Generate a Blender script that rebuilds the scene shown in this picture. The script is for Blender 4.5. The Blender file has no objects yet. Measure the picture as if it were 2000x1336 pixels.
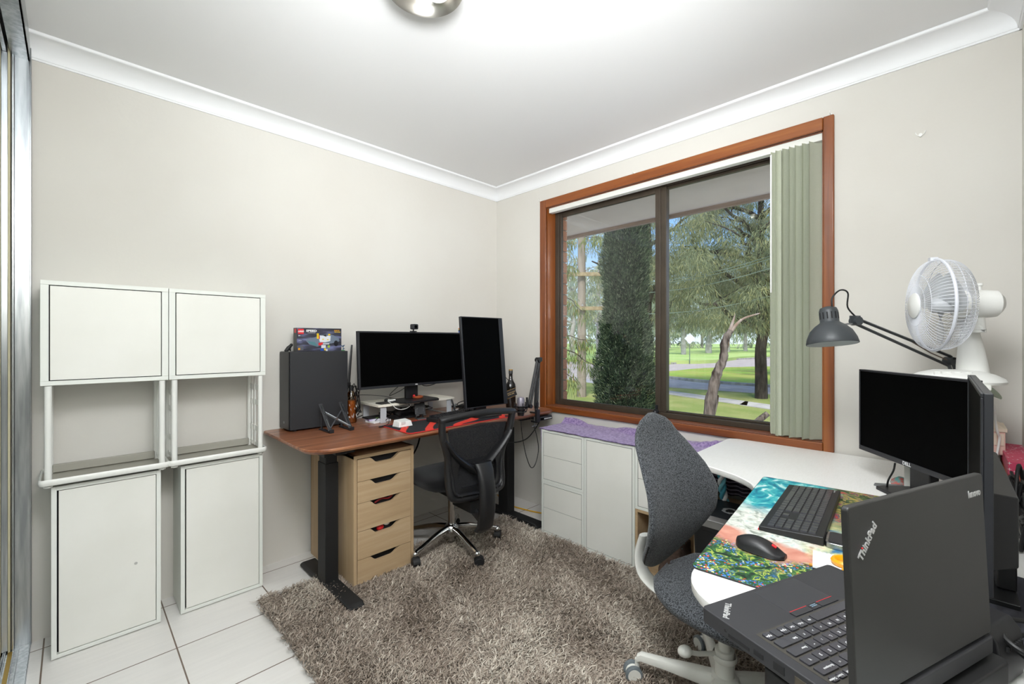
import bpy, math, random
import numpy as np
from mathutils import Matrix, Vector, Euler
random.seed(7); RNG = np.random.default_rng(7)
PI = math.pi
sc = bpy.context.scene
C = sc.collection

# ---------------------------------------------------------------- camera, world, lights, exposure
cam_d = bpy.data.cameras.new('camera'); cam = bpy.data.objects.new('camera', cam_d); C.objects.link(cam)
cam.location = (-2.616, -2.805, 1.30)
cam.rotation_euler = (PI/2, 0, -PI/4)
cam_d.sensor_width = 36; cam_d.lens = 858/2000*36; cam_d.shift_y = -2/2000
cam_d.clip_start = 0.02; cam_d.clip_end = 400
sc.camera = cam
sc.view_settings.view_transform = 'Standard'; sc.view_settings.look = 'None'
sc.view_settings.gamma = 1; sc.view_settings.use_curve_mapping = False
sc.view_settings.exposure = 0.22

def lin(c):
    if isinstance(c, str):
        c = [int(c[i:i+2], 16)/255 for i in (0, 2, 4)]
    return tuple((v/12.92 if v <= .04045 else ((v+.055)/1.055)**2.4) for v in c) + (1,)

world = bpy.data.worlds.new('world'); sc.world = world; world.use_nodes = True
wn = world.node_tree; wn.nodes.clear()
def _n(t, k, **kw):
    n = t.nodes.new(k)
    for a, b in kw.items(): setattr(n, a, b)
    return n
o_ = _n(wn, 'ShaderNodeOutputWorld'); bg = _n(wn, 'ShaderNodeBackground'); bg.inputs[1].default_value = 1.35
tc = _n(wn, 'ShaderNodeTexCoord'); sx = _n(wn, 'ShaderNodeSeparateXYZ')
wn.links.new(tc.outputs['Generated'], sx.inputs[0])
rp = _n(wn, 'ShaderNodeValToRGB'); e = rp.color_ramp.elements
e[0].position = 0.0; e[0].color = lin('DCE6F0'); e[1].position = .75; e[1].color = lin('3F86E0')
e2 = e.new(.22); e2.color = lin('8DB9F0')
wn.links.new(sx.outputs[2], rp.inputs[0])
mp = _n(wn, 'ShaderNodeMapping'); mp.inputs['Scale'].default_value = (1, 1, 2.2)
wn.links.new(tc.outputs['Generated'], mp.inputs[0])
nz = _n(wn, 'ShaderNodeTexNoise'); nz.inputs['Scale'].default_value = 5; nz.inputs['Detail'].default_value = 6
wn.links.new(mp.outputs[0], nz.inputs[0])
cr = _n(wn, 'ShaderNodeValToRGB'); cr.color_ramp.elements[0].position = .48; cr.color_ramp.elements[1].position = .68
wn.links.new(nz.outputs[0], cr.inputs[0])
mx = _n(wn, 'ShaderNodeMixRGB'); mx.inputs[2].default_value = lin('DDE4EC')
wn.links.new(cr.outputs[0], mx.inputs[0]); wn.links.new(rp.outputs[0], mx.inputs[1])
wn.links.new(mx.outputs[0], bg.inputs[0]); wn.links.new(bg.outputs[0], o_.inputs[0])

def light(name, typ, loc, energy, rot=(0,0,0), color=(1,1,1), **kw):
    d = bpy.data.lights.new(name, typ); d.energy = energy; d.color = color
    for a, b in kw.items(): setattr(d, a, b)
    o = bpy.data.objects.new(name, d); C.objects.link(o); o.location = loc; o.rotation_euler = rot
    return o
# hazy high sun outside, the house keeps it off the window
light('sun_lamp', 'SUN', (0, 0, 10), 4.4, (math.radians(36), 0, math.radians(-60)), (1, .97, .92), angle=math.radians(12))
# three added fill lamps near the camera, standing in for bounced flash
FC = (.955, .978, 1)
light('bounce_fill', 'AREA', (-2.45, -2.68, 1.75), 34, (PI, 0, 0), FC, shape='RECTANGLE', size=.5, size_y=.5)
light('soft_fill', 'AREA', (-2.25, -2.55, 2.42), 27, (math.radians(31), 0, math.radians(-45)), FC, shape='RECTANGLE', size=.8, size_y=.5)
d_ = Vector((-.8, -.9, 2.6)) - Vector((-2.5, -2.7, 1.75))
light('ceiling_fill', 'SPOT', (-2.5, -2.7, 1.75), 145, d_.to_track_quat('-Z', 'Y').to_euler(), FC, spot_size=math.radians(84), spot_blend=1.0, shadow_soft_size=.15)

# ---------------------------------------------------------------- helpers
class G:
    """collects shapes into one mesh"""
    def __init__(s): s.v = []; s.f = []; s.m = []; s.M = Matrix.Identity(4); s.mi = 0
    def add(s, vs, fs):
        b = len(s.v); s.v += [tuple(s.M @ Vector(p)) for p in vs]
        s.f += [tuple(i+b for i in f) for f in fs]; s.m += [s.mi]*len(fs); return s
    def box(s, x0, x1, y0, y1, z0, z1):
        return s.add([(x0,y0,z0),(x1,y0,z0),(x1,y1,z0),(x0,y1,z0),(x0,y0,z1),(x1,y0,z1),(x1,y1,z1),(x0,y1,z1)],
                     [(0,3,2,1),(4,5,6,7),(0,1,5,4),(1,2,6,5),(2,3,7,6),(3,0,4,7)])
    def cbox(s, c, d, rz=0, rx=0, ry=0):
        M0 = s.M; s.M = M0 @ Matrix.Translation(c) @ Euler((rx, ry, rz)).to_matrix().to_4x4()
        s.box(-d[0]/2, d[0]/2, -d[1]/2, d[1]/2, -d[2]/2, d[2]/2); s.M = M0; return s
    def prism(s, pts, z0, z1):
        n = len(pts); vs = [(x,y,z0) for x,y in pts]+[(x,y,z1) for x,y in pts]
        return s.add(vs, [tuple(range(n-1,-1,-1)), tuple(range(n,2*n))]+[(i,(i+1)%n,n+(i+1)%n,n+i) for i in range(n)])
    def rings(s, rs, closed=True, cap=True):
        n = len(rs[0]); vs = [p for r in rs for p in r]; fs = []
        for k in range(len(rs)-1):
            for i in range(n if closed else n-1):
                j = (i+1) % n; fs.append((k*n+i, k*n+j, (k+1)*n+j, (k+1)*n+i))
        if cap and closed:
            fs.append(tuple(range(n-1,-1,-1))); b = (len(rs)-1)*n; fs.append(tuple(range(b, b+n)))
        return s.add(vs, fs)
    def lathe(s, prof, n=24, c=(0,0,0), axis='z', cap=True):
        R = {'z': Matrix.Identity(4), 'x': Matrix.Rotation(PI/2,4,'Y'), 'y': Matrix.Rotation(-PI/2,4,'X')}[axis] if isinstance(axis,str) else Vector((0,0,1)).rotation_difference(Vector(axis)).to_matrix().to_4x4()
        M0 = s.M; s.M = M0 @ Matrix.Translation(c) @ R
        s.rings([[(r*math.cos(2*PI*i/n), r*math.sin(2*PI*i/n), z) for i in range(n)] for r,z in prof], cap=cap)
        s.M = M0; return s
    def cyl(s, a, b, r, r2=None, n=14):
        a, b = Vector(a), Vector(b); return s.lathe([(r,0),(r if r2 is None else r2,(b-a).length)], n, a, b-a)
    def tube(s, pts, r, n=8, closed=False, flat=None, up=None):
        P = [Vector(p) for p in pts]; m = len(P); rs = []; N = None
        for i in range(m):
            if closed: t = P[(i+1)%m]-P[i-1]
            else: t = P[min(i+1,m-1)]-P[max(i-1,0)]
            t = t.normalized() if t.length > 1e-9 else Vector((0,0,1))
            if up is not None: N = Vector(up)
            elif N is None: N = t.orthogonal()
            N = (N - t*N.dot(t)); N = N.normalized() if N.length > 1e-6 else t.orthogonal().normalized()
            B = t.cross(N); ri = r[i] if hasattr(r,'__len__') else r; fl = flat if flat is not None else 1
            rs.append([tuple(P[i]+N*ri*math.cos(2*PI*k/n)+B*ri*fl*math.sin(2*PI*k/n)) for k in range(n)])
        if closed:
            # align seam
            nn = n; vs = [p for q in rs for p in q]; fs = []
            last, first = rs[-1], rs[0]
            off = min(range(nn), key=lambda o: (Vector(last[0])-Vector(first[o])).length)
            for k in range(m):
                for i in range(nn):
                    j = (i+1)%nn
                    if k < m-1: fs.append((k*nn+i,k*nn+j,(k+1)*nn+j,(k+1)*nn+i))
                    else: fs.append((k*nn+i,k*nn+j,(j+off)%nn,(i+off)%nn))
            return s.add(vs, fs)
        return s.rings(rs)
    def ball(s, c, r, n=14, sc_=(1,1,1)):
        k = max(6, n//2)
        M0 = s.M; s.M = M0 @ Matrix.Translation(c) @ Matrix.Diagonal((*sc_,1))
        s.rings([[(r*math.sin(PI*(i+.02)/(k+.04))*math.cos(2*PI*j/n), r*math.sin(PI*(i+.02)/(k+.04))*math.sin(2*PI*j/n), -r*math.cos(PI*(i+.02)/(k+.04))) for j in range(n)] for i in range(k+1)])
        s.M = M0; return s
    def build(s, name, mat=None, parent=None, bevel=0, seg=2, loc=None, ang=40, sub=0):
        me = bpy.data.meshes.new(name); me.from_pydata(s.v, [], s.f)
        mats = mat if isinstance(mat, (list,tuple)) else [mat]
        for m in mats: me.materials.append(m)
        if len(mats) > 1: me.polygons.foreach_set('material_index', s.m)
        me.validate(); me.update()
        me.polygons.foreach_set('use_smooth', [True]*len(me.polygons)); me.set_sharp_from_angle(angle=math.radians(ang))
        o = bpy.data.objects.new(name, me); C.objects.link(o)
        if parent is not None: o.parent = parent
        if loc is not None: o.location = loc
        if bevel:
            b = o.modifiers.new('bevel','BEVEL'); b.width = bevel; b.segments = seg; b.limit_method = 'ANGLE'; b.angle_limit = math.radians(35); b.harden_normals = True
        if sub:
            b = o.modifiers.new('sub','SUBSURF'); b.levels = sub; b.render_levels = sub
        return o

def tag(o, label, cat, group=None, kind=None):
    o['label'] = label; o['category'] = cat
    if group: o['group'] = group
    if kind: o['kind'] = kind
    return o
def thing(name, label, cat, loc=(0,0,0), rz=0, group=None, kind=None):
    o = bpy.data.objects.new(name, None); C.objects.link(o); o.empty_display_size = .05
    o.location = loc; o.rotation_euler = (0,0,rz); return tag(o, label, cat, group, kind)
def struct(o): o['kind'] = 'structure'; return o
def copy_tree(o, parent=None):
    c = o.copy(); C.objects.link(c); c.parent = parent
    for ch in [q for q in bpy.data.objects if q.parent == o]: copy_tree(ch, c)
    return c
def smooth_path(pts, n=8, closed=False):
    P = [Vector(p) for p in pts]; m = len(P); out = []
    rng = range(m if closed else m-1)
    for i in rng:
        p0 = P[i-1] if (closed or i > 0) else P[0]; p1 = P[i]; p2 = P[(i+1)%m]; p3 = P[(i+2)%m] if (closed or i+2 < m) else P[-1]
        for k in range(n):
            t = k/n
            out.append(.5*((2*p1)+(-p0+p2)*t+(2*p0-5*p1+4*p2-p3)*t*t+(-p0+3*p1-3*p2+p3)*t**3))
    if not closed: out.append(P[-1])
    return [tuple(p) for p in out]
def rrect(x0, x1, y0, y1, r, n=6):
    rr = r if hasattr(r,'__len__') else (r,)*4
    out = []
    for (cx, cy, a0, q) in ((x1-rr[0],y1-rr[0],0,rr[0]),(x0+rr[1],y1-rr[1],PI/2,rr[1]),(x0+rr[2],y0+rr[2],PI,rr[2]),(x1-rr[3],y0+rr[3],1.5*PI,rr[3])):
        out += [(cx+q*math.cos(a0+PI/2*k/n), cy+q*math.sin(a0+PI/2*k/n)) for k in range(n+1)]
    return out
def bulk(name, V, F, mat, parent=None, attr=None, smooth=False):
    """fast mesh from numpy: V (n,3), F (m,4)"""
    me = bpy.data.meshes.new(name); k = F.shape[1]
    me.vertices.add(len(V)); me.vertices.foreach_set('co', V.astype(np.float32).ravel())
    me.loops.add(F.size); me.loops.foreach_set('vertex_index', F.astype(np.int32).ravel())
    me.polygons.add(len(F)); me.polygons.foreach_set('loop_start', np.arange(0, F.size, k, dtype=np.int32))
    me.update(calc_edges=True)
    if attr is not None:
        a = me.attributes.new('tint', 'FLOAT', 'POINT'); a.data.foreach_set('value', attr.astype(np.float32))
    me.materials.append(mat); 
    if smooth: me.polygons.foreach_set('use_smooth', [True]*len(F))
    o = bpy.data.objects.new(name, me); C.objects.link(o)
    if parent is not None: o.parent = parent
    return o
def leaves(name, P, D, L, W, mat, parent=None):
    """pointed leaf blades at P (n,3) along D"""
    n = len(P); D = D/np.linalg.norm(D, axis=1, keepdims=True)
    A = np.cross(D, RNG.normal(size=(n,3))); A /= np.linalg.norm(A, axis=1, keepdims=True)
    L = np.broadcast_to(L, n)[:,None]; W = np.broadcast_to(W, n)[:,None]
    V = np.stack([P, P+D*L*.45+A*W/2, P+D*L, P+D*L*.45-A*W/2], 1).reshape(-1,3)
    F = np.arange(4*n).reshape(-1,4)
    t = np.repeat(RNG.random(n), 4)
    return bulk(name, V, F, mat, parent, t)

_fontcache = {}
def text(s, size, mat, parent=None, M=Matrix.Identity(4), name='lettering', extrude=.0003, shear=0, bold=0, ax='CENTER', sx_=1):
    cu = bpy.data.curves.new('t', 'FONT'); cu.body = s; cu.size = size; cu.extrude = extrude; cu.align_x = ax; cu.align_y = 'CENTER'; cu.shear = shear; cu.offset = bold; cu.resolution_u = 3
    to = bpy.data.objects.new('t', cu); C.objects.link(to)
    dg = bpy.context.evaluated_depsgraph_get(); me = bpy.data.meshes.new_from_object(to.evaluated_get(dg))
    bpy.data.objects.remove(to); bpy.data.curves.remove(cu)
    me.transform(M @ Matrix.Diagonal((sx_,1,1,1))); me.materials.clear(); me.materials.append(mat); me.name = name
    o = bpy.data.objects.new(name, me); C.objects.link(o)
    if parent is not None: o.parent = parent
    return o
def XZ(x, y, z): # text standing in the xz plane facing -y
    return Matrix.Translation((x,y,z)) @ Matrix.Rotation(PI/2,4,'X')

# ---------------------------------------------------------------- materials
def mat(name, color, rough=.5, metal=0, nscale=0, namt=.0, bump=0, bscale=60, color2=None, coat=0, spec=.5, stretch=(1,1,1), sheen=0, detail=4, trans=0, alpha=1, dist=.002):
    m = bpy.data.materials.new(name); m.use_nodes = True; t = m.node_tree
    b = t.nodes['Principled BSDF']; b.inputs['Base Color'].default_value = lin(color); b.inputs['Roughness'].default_value = rough
    b.inputs['Metallic'].default_value = metal; b.inputs['Coat Weight'].default_value = coat; b.inputs['Specular IOR Level'].default_value = spec
    b.inputs['Coat Roughness'].default_value = .15
    if sheen: b.inputs['Sheen Weight'].default_value = sheen
    if trans: b.inputs['Transmission Weight'].default_value = trans
    if alpha < 1: b.inputs['Alpha'].default_value = alpha
    tc = _n(t,'ShaderNodeTexCoord'); mp = _n(t,'ShaderNodeMapping'); mp.inputs['Scale'].default_value = stretch
    t.links.new(tc.outputs['Object'], mp.inputs[0])
    if nscale or color2:
        n = _n(t,'ShaderNodeTexNoise'); n.inputs['Scale'].default_value = nscale or 5; n.inputs['Detail'].default_value = detail
        t.links.new(mp.outputs[0], n.inputs[0]); r = _n(t,'ShaderNodeValToRGB')
        c1 = lin(color); c2 = lin(color2) if color2 else tuple(v*(1-namt) for v in c1[:3])+(1,)
        r.color_ramp.elements[0].position = .38; r.color_ramp.elements[1].position = .64
        r.color_ramp.elements[0].color = c1; r.color_ramp.elements[1].color = c2
        t.links.new(n.outputs[0], r.inputs[0]); t.links.new(r.outputs[0], b.inputs['Base Color'])
    if bump:
        n2 = _n(t,'ShaderNodeTexNoise'); n2.inputs['Scale'].default_value = bscale; n2.inputs['Detail'].default_value = 3
        t.links.new(mp.outputs[0], n2.inputs[0]); bp = _n(t,'ShaderNodeBump'); bp.inputs['Strength'].default_value = bump; bp.inputs['Distance'].default_value = dist
        t.links.new(n2.outputs[0], bp.inputs['Height']); t.links.new(bp.outputs[0], b.inputs['Normal'])
    return m
def tintmat(name, stops, rough=.8, spec=.2, transl=0):
    """colour chosen per strand or leaf by its own 'tint'"""
    m = bpy.data.materials.new(name); m.use_nodes = True; t = m.node_tree; b = t.nodes['Principled BSDF']
    a = _n(t,'ShaderNodeAttribute'); a.attribute_name = 'tint'; r = _n(t,'ShaderNodeValToRGB')
    el = r.color_ramp.elements; el[0].position = stops[0][0]; el[0].color = lin(stops[0][1]); el[1].position = stops[-1][0]; el[1].color = lin(stops[-1][1])
    for p, c in stops[1:-1]: q = el.new(p); q.color = lin(c)
    t.links.new(a.outputs['Fac'], r.inputs[0]); t.links.new(r.outputs[0], b.inputs['Base Color'])
    b.inputs['Roughness'].default_value = rough; b.inputs['Specular IOR Level'].default_value = spec
    if transl:
        tr = _n(t,'ShaderNodeBsdfTranslucent'); t.links.new(r.outputs[0], tr.inputs[0]); ms = _n(t,'ShaderNodeMixShader'); ms.inputs[0].default_value = transl
        t.links.new(b.outputs[0], ms.inputs[1]); t.links.new(tr.outputs[0], ms.inputs[2]); t.links.new(ms.outputs[0], t.nodes['Material Output'].inputs[0])
    return m
def glassmat(name, tint='FFFFFF', refl=1.0, rough=.0):
    m = bpy.data.materials.new(name); m.use_nodes = True; t = m.node_tree; t.nodes.remove(t.nodes['Principled BSDF'])
    tr = _n(t,'ShaderNodeBsdfTransparent'); tr.inputs[0].default_value = lin(tint); gl = _n(t,'ShaderNodeBsdfGlossy'); gl.inputs['Roughness'].default_value = rough
    fr = _n(t,'ShaderNodeFresnel'); fr.inputs[0].default_value = 1.45; ms = _n(t,'ShaderNodeMixShader'); mu = _n(t,'ShaderNodeMath', operation='MULTIPLY'); mu.inputs[1].default_value = refl
    t.links.new(fr.outputs[0], mu.inputs[0]); t.links.new(mu.outputs[0], ms.inputs[0]); t.links.new(tr.outputs[0], ms.inputs[1]); t.links.new(gl.outputs[0], ms.inputs[2])
    t.links.new(ms.outputs[0], t.nodes['Material Output'].inputs[0]); return m
def woodmat(name, c1, c2, c3, axis='x', rough=.4, scale=1, coat=0, fine=1):
    m = bpy.data.materials.new(name); m.use_nodes = True; t = m.node_tree; b = t.nodes['Principled BSDF']
    tc = _n(t,'ShaderNodeTexCoord'); mp = _n(t,'ShaderNodeMapping')
    st = {'x':(1.2,26,26),'y':(26,1.2,26),'z':(26,26,1.2)}[axis]; mp.inputs['Scale'].default_value = tuple(v*scale for v in st)
    t.links.new(tc.outputs['Object'], mp.inputs[0]); n = _n(t,'ShaderNodeTexNoise'); n.inputs['Scale'].default_value = 1; n.inputs['Detail'].default_value = 6; n.inputs['Roughness'].default_value = .65; n.inputs['Distortion'].default_value = .3
    t.links.new(mp.outputs[0], n.inputs[0]); r = _n(t,'ShaderNodeValToRGB'); el = r.color_ramp.elements
    el[0].position = .3; el[0].color = lin(c1); el[1].position = .72; el[1].color = lin(c3); q = el.new(.5); q.color = lin(c2)
    t.links.new(n.outputs[0], r.inputs[0]); t.links.new(r.outputs[0], b.inputs['Base Color']); b.inputs['Roughness'].default_value = rough; b.inputs['Coat Weight'].default_value = coat
    bp = _n(t,'ShaderNodeBump'); bp.inputs['Strength'].default_value = .12; bp.inputs['Distance'].default_value = .001; t.links.new(n.outputs[0], bp.inputs['Height']); t.links.new(bp.outputs[0], b.inputs['Normal'])
    return m

M_wall = mat('wall_paint', 'D8D5CE', .65, nscale=1.3, color2='D4D0C8', bump=.25, bscale=45, dist=.002)
M_ceil = mat('ceiling_paint', 'EBEBEB', .7, bump=.05, bscale=80)
M_corn = mat('cornice_paint', 'EFF0F1', .5)
M_white = mat('white_lacquer', 'E9E8E1', .42, nscale=3, color2='E4E3DB')
M_white2 = mat('white_metal', 'E6E6E0', .38)
M_shelfgrey = mat('grey_shelf_board', 'A3A095', .5, nscale=2, color2='9B988D')
M_eket = mat('white_foil', 'E4E6DF', .45)
M_desktop = mat('white_desk_top', 'F0EFEC', .38, nscale=30, color2='ECEBE7', stretch=(1,8,1))
M_gap = mat('dark_gap', '18181A', .8)  # near-black for shade inside seams and openings; also the zip's own black
M_black = mat('black_plastic', '1B1B1D', .42, nscale=40, namt=.15)
M_black2 = mat('black_matte', '161617', .6, bump=.15, bscale=300, dist=.0005)
M_case = mat('black_case_metal', '2A2B2E', .5, bump=.1, bscale=500, dist=.0004)
M_screen = mat('dark_screen', '020202', .6, spec=.03)
M_bezel = mat('bezel_plastic', '222327', .4)
M_chrome = mat('chrome', 'D8D8D8', .08, 1)
M_steel = mat('steel', 'B8B8BA', .3, 1)
M_alu = mat('brushed_aluminium', 'B9BCBE', .28, 1, nscale=14, color2='989C9F', stretch=(4,4,.3))
M_bronze = mat('bronze_aluminium', '4E4439', .38, .25, nscale=8, color2='463D33')
M_fabric_k = mat('black_fabric', '111113', .95, bump=.5, bscale=700, sheen=.2, spec=.1)
M_greyfab = mat('grey_felt', '606367', .95, nscale=260, color2='1C1E20', bump=.5, bscale=330, sheen=.15, detail=2, spec=.15)
M_chairwhite = mat('white_chair_plastic', 'E2E1DA', .4)
M_caster = mat('grey_rubber', '6C7478', .6)
M_oak = woodmat('pale_oak', 'C4AB8A', 'B99E7B', 'AD9270', 'x', .5)
M_oakz = woodmat('pale_oak_upright', 'C0A786', 'B69B78', 'AA8F6D', 'z', .5)
M_walnut = woodmat('walnut', '55301F', '8A5438', 'B07B58', 'x', .32, 1.3, .2)
M_ced = woodmat('stained_timber_z', '66310F', '884818', 'A26028', 'z', .45, .6, .3)
M_cedy = woodmat('stained_timber_y', '66310F', '884818', 'A26028', 'y', .45, .6, .3)
M_blind = mat('pale_green_blind', 'DEE1D0', .7, nscale=100, color2='D6DAC6', stretch=(1,1,6))
_t = M_blind.node_tree; _tr = _t.nodes.new('ShaderNodeBsdfTranslucent'); _tr.inputs[0].default_value = lin('D4DAC4'); _ms = _t.nodes.new('ShaderNodeMixShader'); _ms.inputs[0].default_value = .35
_t.links.new(_t.nodes['Principled BSDF'].outputs[0], _ms.inputs[1]); _t.links.new(_tr.outputs[0], _ms.inputs[2]); _t.links.new(_ms.outputs[0], _t.nodes['Material Output'].inputs[0])
M_plum = mat('purple_weave', 'A28CB8', .95, nscale=70, color2='735C8E', bump=.6, bscale=160, sheen=.3)
M_orange = mat('orange_plastic', 'E8A013', .3)
M_red = mat('red_plastic', 'D8252B', .4)
M_yel = mat('yellow_cable', 'D9A41C', .5)
M_whitep = mat('white_plastic', 'EEEEEA', .35)
M_paper = mat('paper', 'F2F3F5', .8)
M_cable = mat('black_cable', '101011', .5)
M_greymetal = mat('grey_metal', '7F8387', .35, .7)
M_clear = mat('frosted_clear_plastic', 'E8ECEC', .25, alpha=.42)
M_pane = glassmat('window_glass', 'F6F9F8', .9)
M_txtw = mat('white_print', 'E6E6E6', .5)
M_txtg = mat('grey_print', '9A9A9A', .5)
M_mirror = mat('mirror', 'E4EAE8', .02, 1)
# ---------------------------------------------------------------- room shell
def floormat():
    m = bpy.data.materials.new('floor_tile'); m.use_nodes = True; t = m.node_tree; b = t.nodes['Principled BSDF']
    tc = _n(t,'ShaderNodeTexCoord'); mp = _n(t,'ShaderNodeMapping'); mp.inputs['Location'].default_value = (2.304, 0.088, 0)
    t.links.new(tc.outputs['Object'], mp.inputs[0]); br = _n(t,'ShaderNodeTexBrick'); br.offset = 0; br.squash = 1
    for k, v in {'Scale':1,'Mortar Size':.0028,'Mortar Smooth':.1,'Brick Width':.4,'Row Height':.4,'Bias':0}.items(): br.inputs[k].default_value = v
    br.inputs['Color1'].default_value = lin('E9E6E2'); br.inputs['Color2'].default_value = lin('E5E2DD'); br.inputs['Mortar'].default_value = lin('77685C')
    t.links.new(mp.outputs[0], br.inputs[0])
    m2 = _n(t,'ShaderNodeMapping'); m2.inputs['Rotation'].default_value = (0,0,.6); m2.inputs['Scale'].default_value = (3,40,1); t.links.new(tc.outputs['Object'], m2.inputs[0])
    n = _n(t,'ShaderNodeTexNoise'); n.inputs['Scale'].default_value = 1.2; n.inputs['Detail'].default_value = 5; t.links.new(m2.outputs[0], n.inputs[0])
    r = _n(t,'ShaderNodeValToRGB'); r.color_ramp.elements[0].color = (.86,.86,.86,1); r.color_ramp.elements[1].color = (1,1,1,1); t.links.new(n.outputs[0], r.inputs[0])
    mx = _n(t,'ShaderNodeMixRGB', blend_type='MULTIPLY'); mx.inputs[0].default_value = 1; t.links.new(br.outputs[0], mx.inputs[1]); t.links.new(r.outputs[0], mx.inputs[2]); t.links.new(mx.outputs[0], b.inputs['Base Color'])
    b.inputs['Roughness'].default_value = .2
    bp = _n(t,'ShaderNodeBump'); bp.inputs['Strength'].default_value = .4; bp.inputs['Distance'].default_value = .001; bp.invert = True; t.links.new(br.outputs['Fac'], bp.inputs['Height']); t.links.new(bp.outputs[0], b.inputs['Normal'])
    return m
struct(G().box(-3.0, .1, -3.1, .1, -.1, 0).build('floor', floormat()))
struct(G().box(-3.0, .1, -3.1, .1, 2.6, 2.7).build('ceiling', M_ceil))
struct(G().box(-3.0, .1, 0, .1, 0, 2.6).build('wall_back', M_wall))
struct(G().box(-3.0, .1, -3.1, -3.0, 0, 2.6).build('wall_front', M_wall))
struct(G().box(-3.0, -2.88, -3.0, 0, 0, 2.6).build('wall_left', M_wall))
WY0, WY1, WZ0, WZ1 = -2.36, -.575, .80, 2.335
g = G(); g.box(0,.1,-3.0,WY0,0,2.6); g.box(0,.1,WY1,0,0,2.6); g.box(0,.1,WY0,WY1,0,WZ0); g.box(0,.1,WY0,WY1,WZ1,2.6)
struct(g.build('wall_right', M_wall))
cov = [(0,2.513),(.007,2.513),(.009,2.521)] + [(.012+.078*(1-math.cos(a)), 2.521+.066*math.sin(a)) for a in [PI/2*k/7 for k in range(8)]] + [(.094,2.590),(.096,2.5995),(0,2.5995)]
def cornice(name, f, a, b):
    g = G(); g.rings([[f(d, z, t) for d, z in cov] for t in (a, b)]); return struct(g.build(name, M_corn, ang=25))
cornice('trim_1', lambda d,z,t: (t,-d,z), -2.745, 0)
cornice('trim_2', lambda d,z,t: (-d,t,z), 0, -3.0)
cornice('trim_3', lambda d,z,t: (t,-3.0+d,z), 0, -2.745)

# sliding mirror wardrobe along the left side
w = bpy.data.objects.new('door_1', None); C.objects.link(w); struct(w)
g = G(); g.box(-2.822,-2.816,-1.5,-.035,.02,2.5); g.build('mirror_panel', M_mirror, w)
g = G(); g.box(-2.828,-2.806,-.035,-.012,.012,2.5); g.box(-2.828,-2.806,-1.52,-1.5,.012,2.5); g.build('door_stile', M_alu, w, bevel=.002)
w2 = bpy.data.objects.new('door_2', None); C.objects.link(w2); struct(w2)
g = G(); g.box(-2.852,-2.846,-2.98,-1.47,.02,2.5); g.build('mirror_panel', M_mirror, w2)
g = G(); g.box(-2.741,-2.790,-.012,0,.0,2.6); g.box(-2.741,-2.745,-.022,0,.0,2.56); g.box(-2.790,-2.796,-.03,0,0,2.56)
struct(g.build('trim_4', M_alu, bevel=.0012))
g = G(); g.box(-2.80,-2.806,-.04,0,0,2.56)
struct(g.build('trim_5', mat('yellowed_seal','C9C2A0',.5)))
g = G(); g.box(-2.745,-2.752,-3.0,0,2.50,2.6); g.box(-2.745,-2.80,-3.0,-.0,2.50,2.506); g.box(-2.81,-2.86,-3.0,0,2.50,2.6)
struct(g.build('trim_6', M_alu, bevel=.001))
g = G(); g.box(-2.742,-2.87,-3.0,-.013,0,.004)
for x in (-2.744,-2.775,-2.789,-2.812,-2.835,-2.86): g.box(x-.003,x,-3.0,-.013,.004,.012)
struct(g.build('trim_7', M_alu))
g = G(); g.box(-2.793,-2.806,-3.0,-.04,.004,.007); struct(g.build('trim_8', mat('brass_track','A98A3C',.45,.5)))

# window
w = bpy.data.objects.new('window_1', None); C.objects.link(w); struct(w)
g = G(); g.box(-.019,0,-.575,-.515,.757,2.398); g.box(-.019,0,-2.405,-2.36,.757,2.398); g.build('timber_casing', M_ced, w, bevel=.006)
g = G(); g.box(-.019,0,-2.36,-.575,2.335,2.398); g.box(-.019,0,-2.36,-.575,.757,.800); g.build('timber_casing', M_cedy, w, bevel=.006)
g = G(); g.box(0,.10,WY0,WY1,.785,.802); g.box(-.0,.10,WY0,WY1,2.33,2.345); g.build('sill', woodmat('sill_timber','6E3E26','7E4A30','8B5638','y',.4,.6), w, bevel=.002)
g = G(); g.box(0,.10,WY1-.006,WY1+.01,.80,2.335); g.box(0,.10,WY0-.01,WY0+.006,.80,2.335); g.build('reveal', M_ced, w)
g = G()
g.box(.092,.15,-.618,-.581,.802,2.33); g.box(.092,.15,-2.354,-2.333,.802,2.33); g.box(.092,.15,-2.333,-.618,2.305,2.33); g.box(.092,.15,-2.333,-.618,.802,.835)
g.box(.105,.15,-1.498,-1.455,.835,2.305); g.box(.12,.15,-2.333,-1.498,.835,.847); g.box(.12,.15,-2.333,-1.498,2.29,2.305)
g.build('window_frame', M_bronze, w, bevel=.003)
s1 = G(); s1.box(.098,.122,-.638,-.618,.835,2.305); s1.box(.098,.122,-1.462,-1.425,.835,2.305); s1.box(.098,.122,-1.425,-.638,2.272,2.305); s1.box(.098,.122,-1.425,-.638,.805,.845)
s1.build('sliding_sash', M_bronze, w, bevel=.003)
G().box(.109,.112,-1.43,-.632,.84,2.28).build('pane', M_pane, w)
G().box(.133,.136,-2.335,-1.49,.84,2.30).build('pane', M_pane, w)
g = G(); g.cyl((.075,-1.437,.838),(.098,-1.437,.838),.016,n=18); g.box(.085,.1,-1.444,-1.43,.83,.88); lk = g.build('lock', M_bezel, w, bevel=.001)
G().cyl((.074,-1.437,.838),(.0745,-1.437,.838),.006).build('lock_barrel', M_steel, lk)
G().box(.094,.0975,-1.30,-1.255,.812,.823).build('stile_label', mat('label_plate','B9AFA2',.4), w, bevel=.001)

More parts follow.
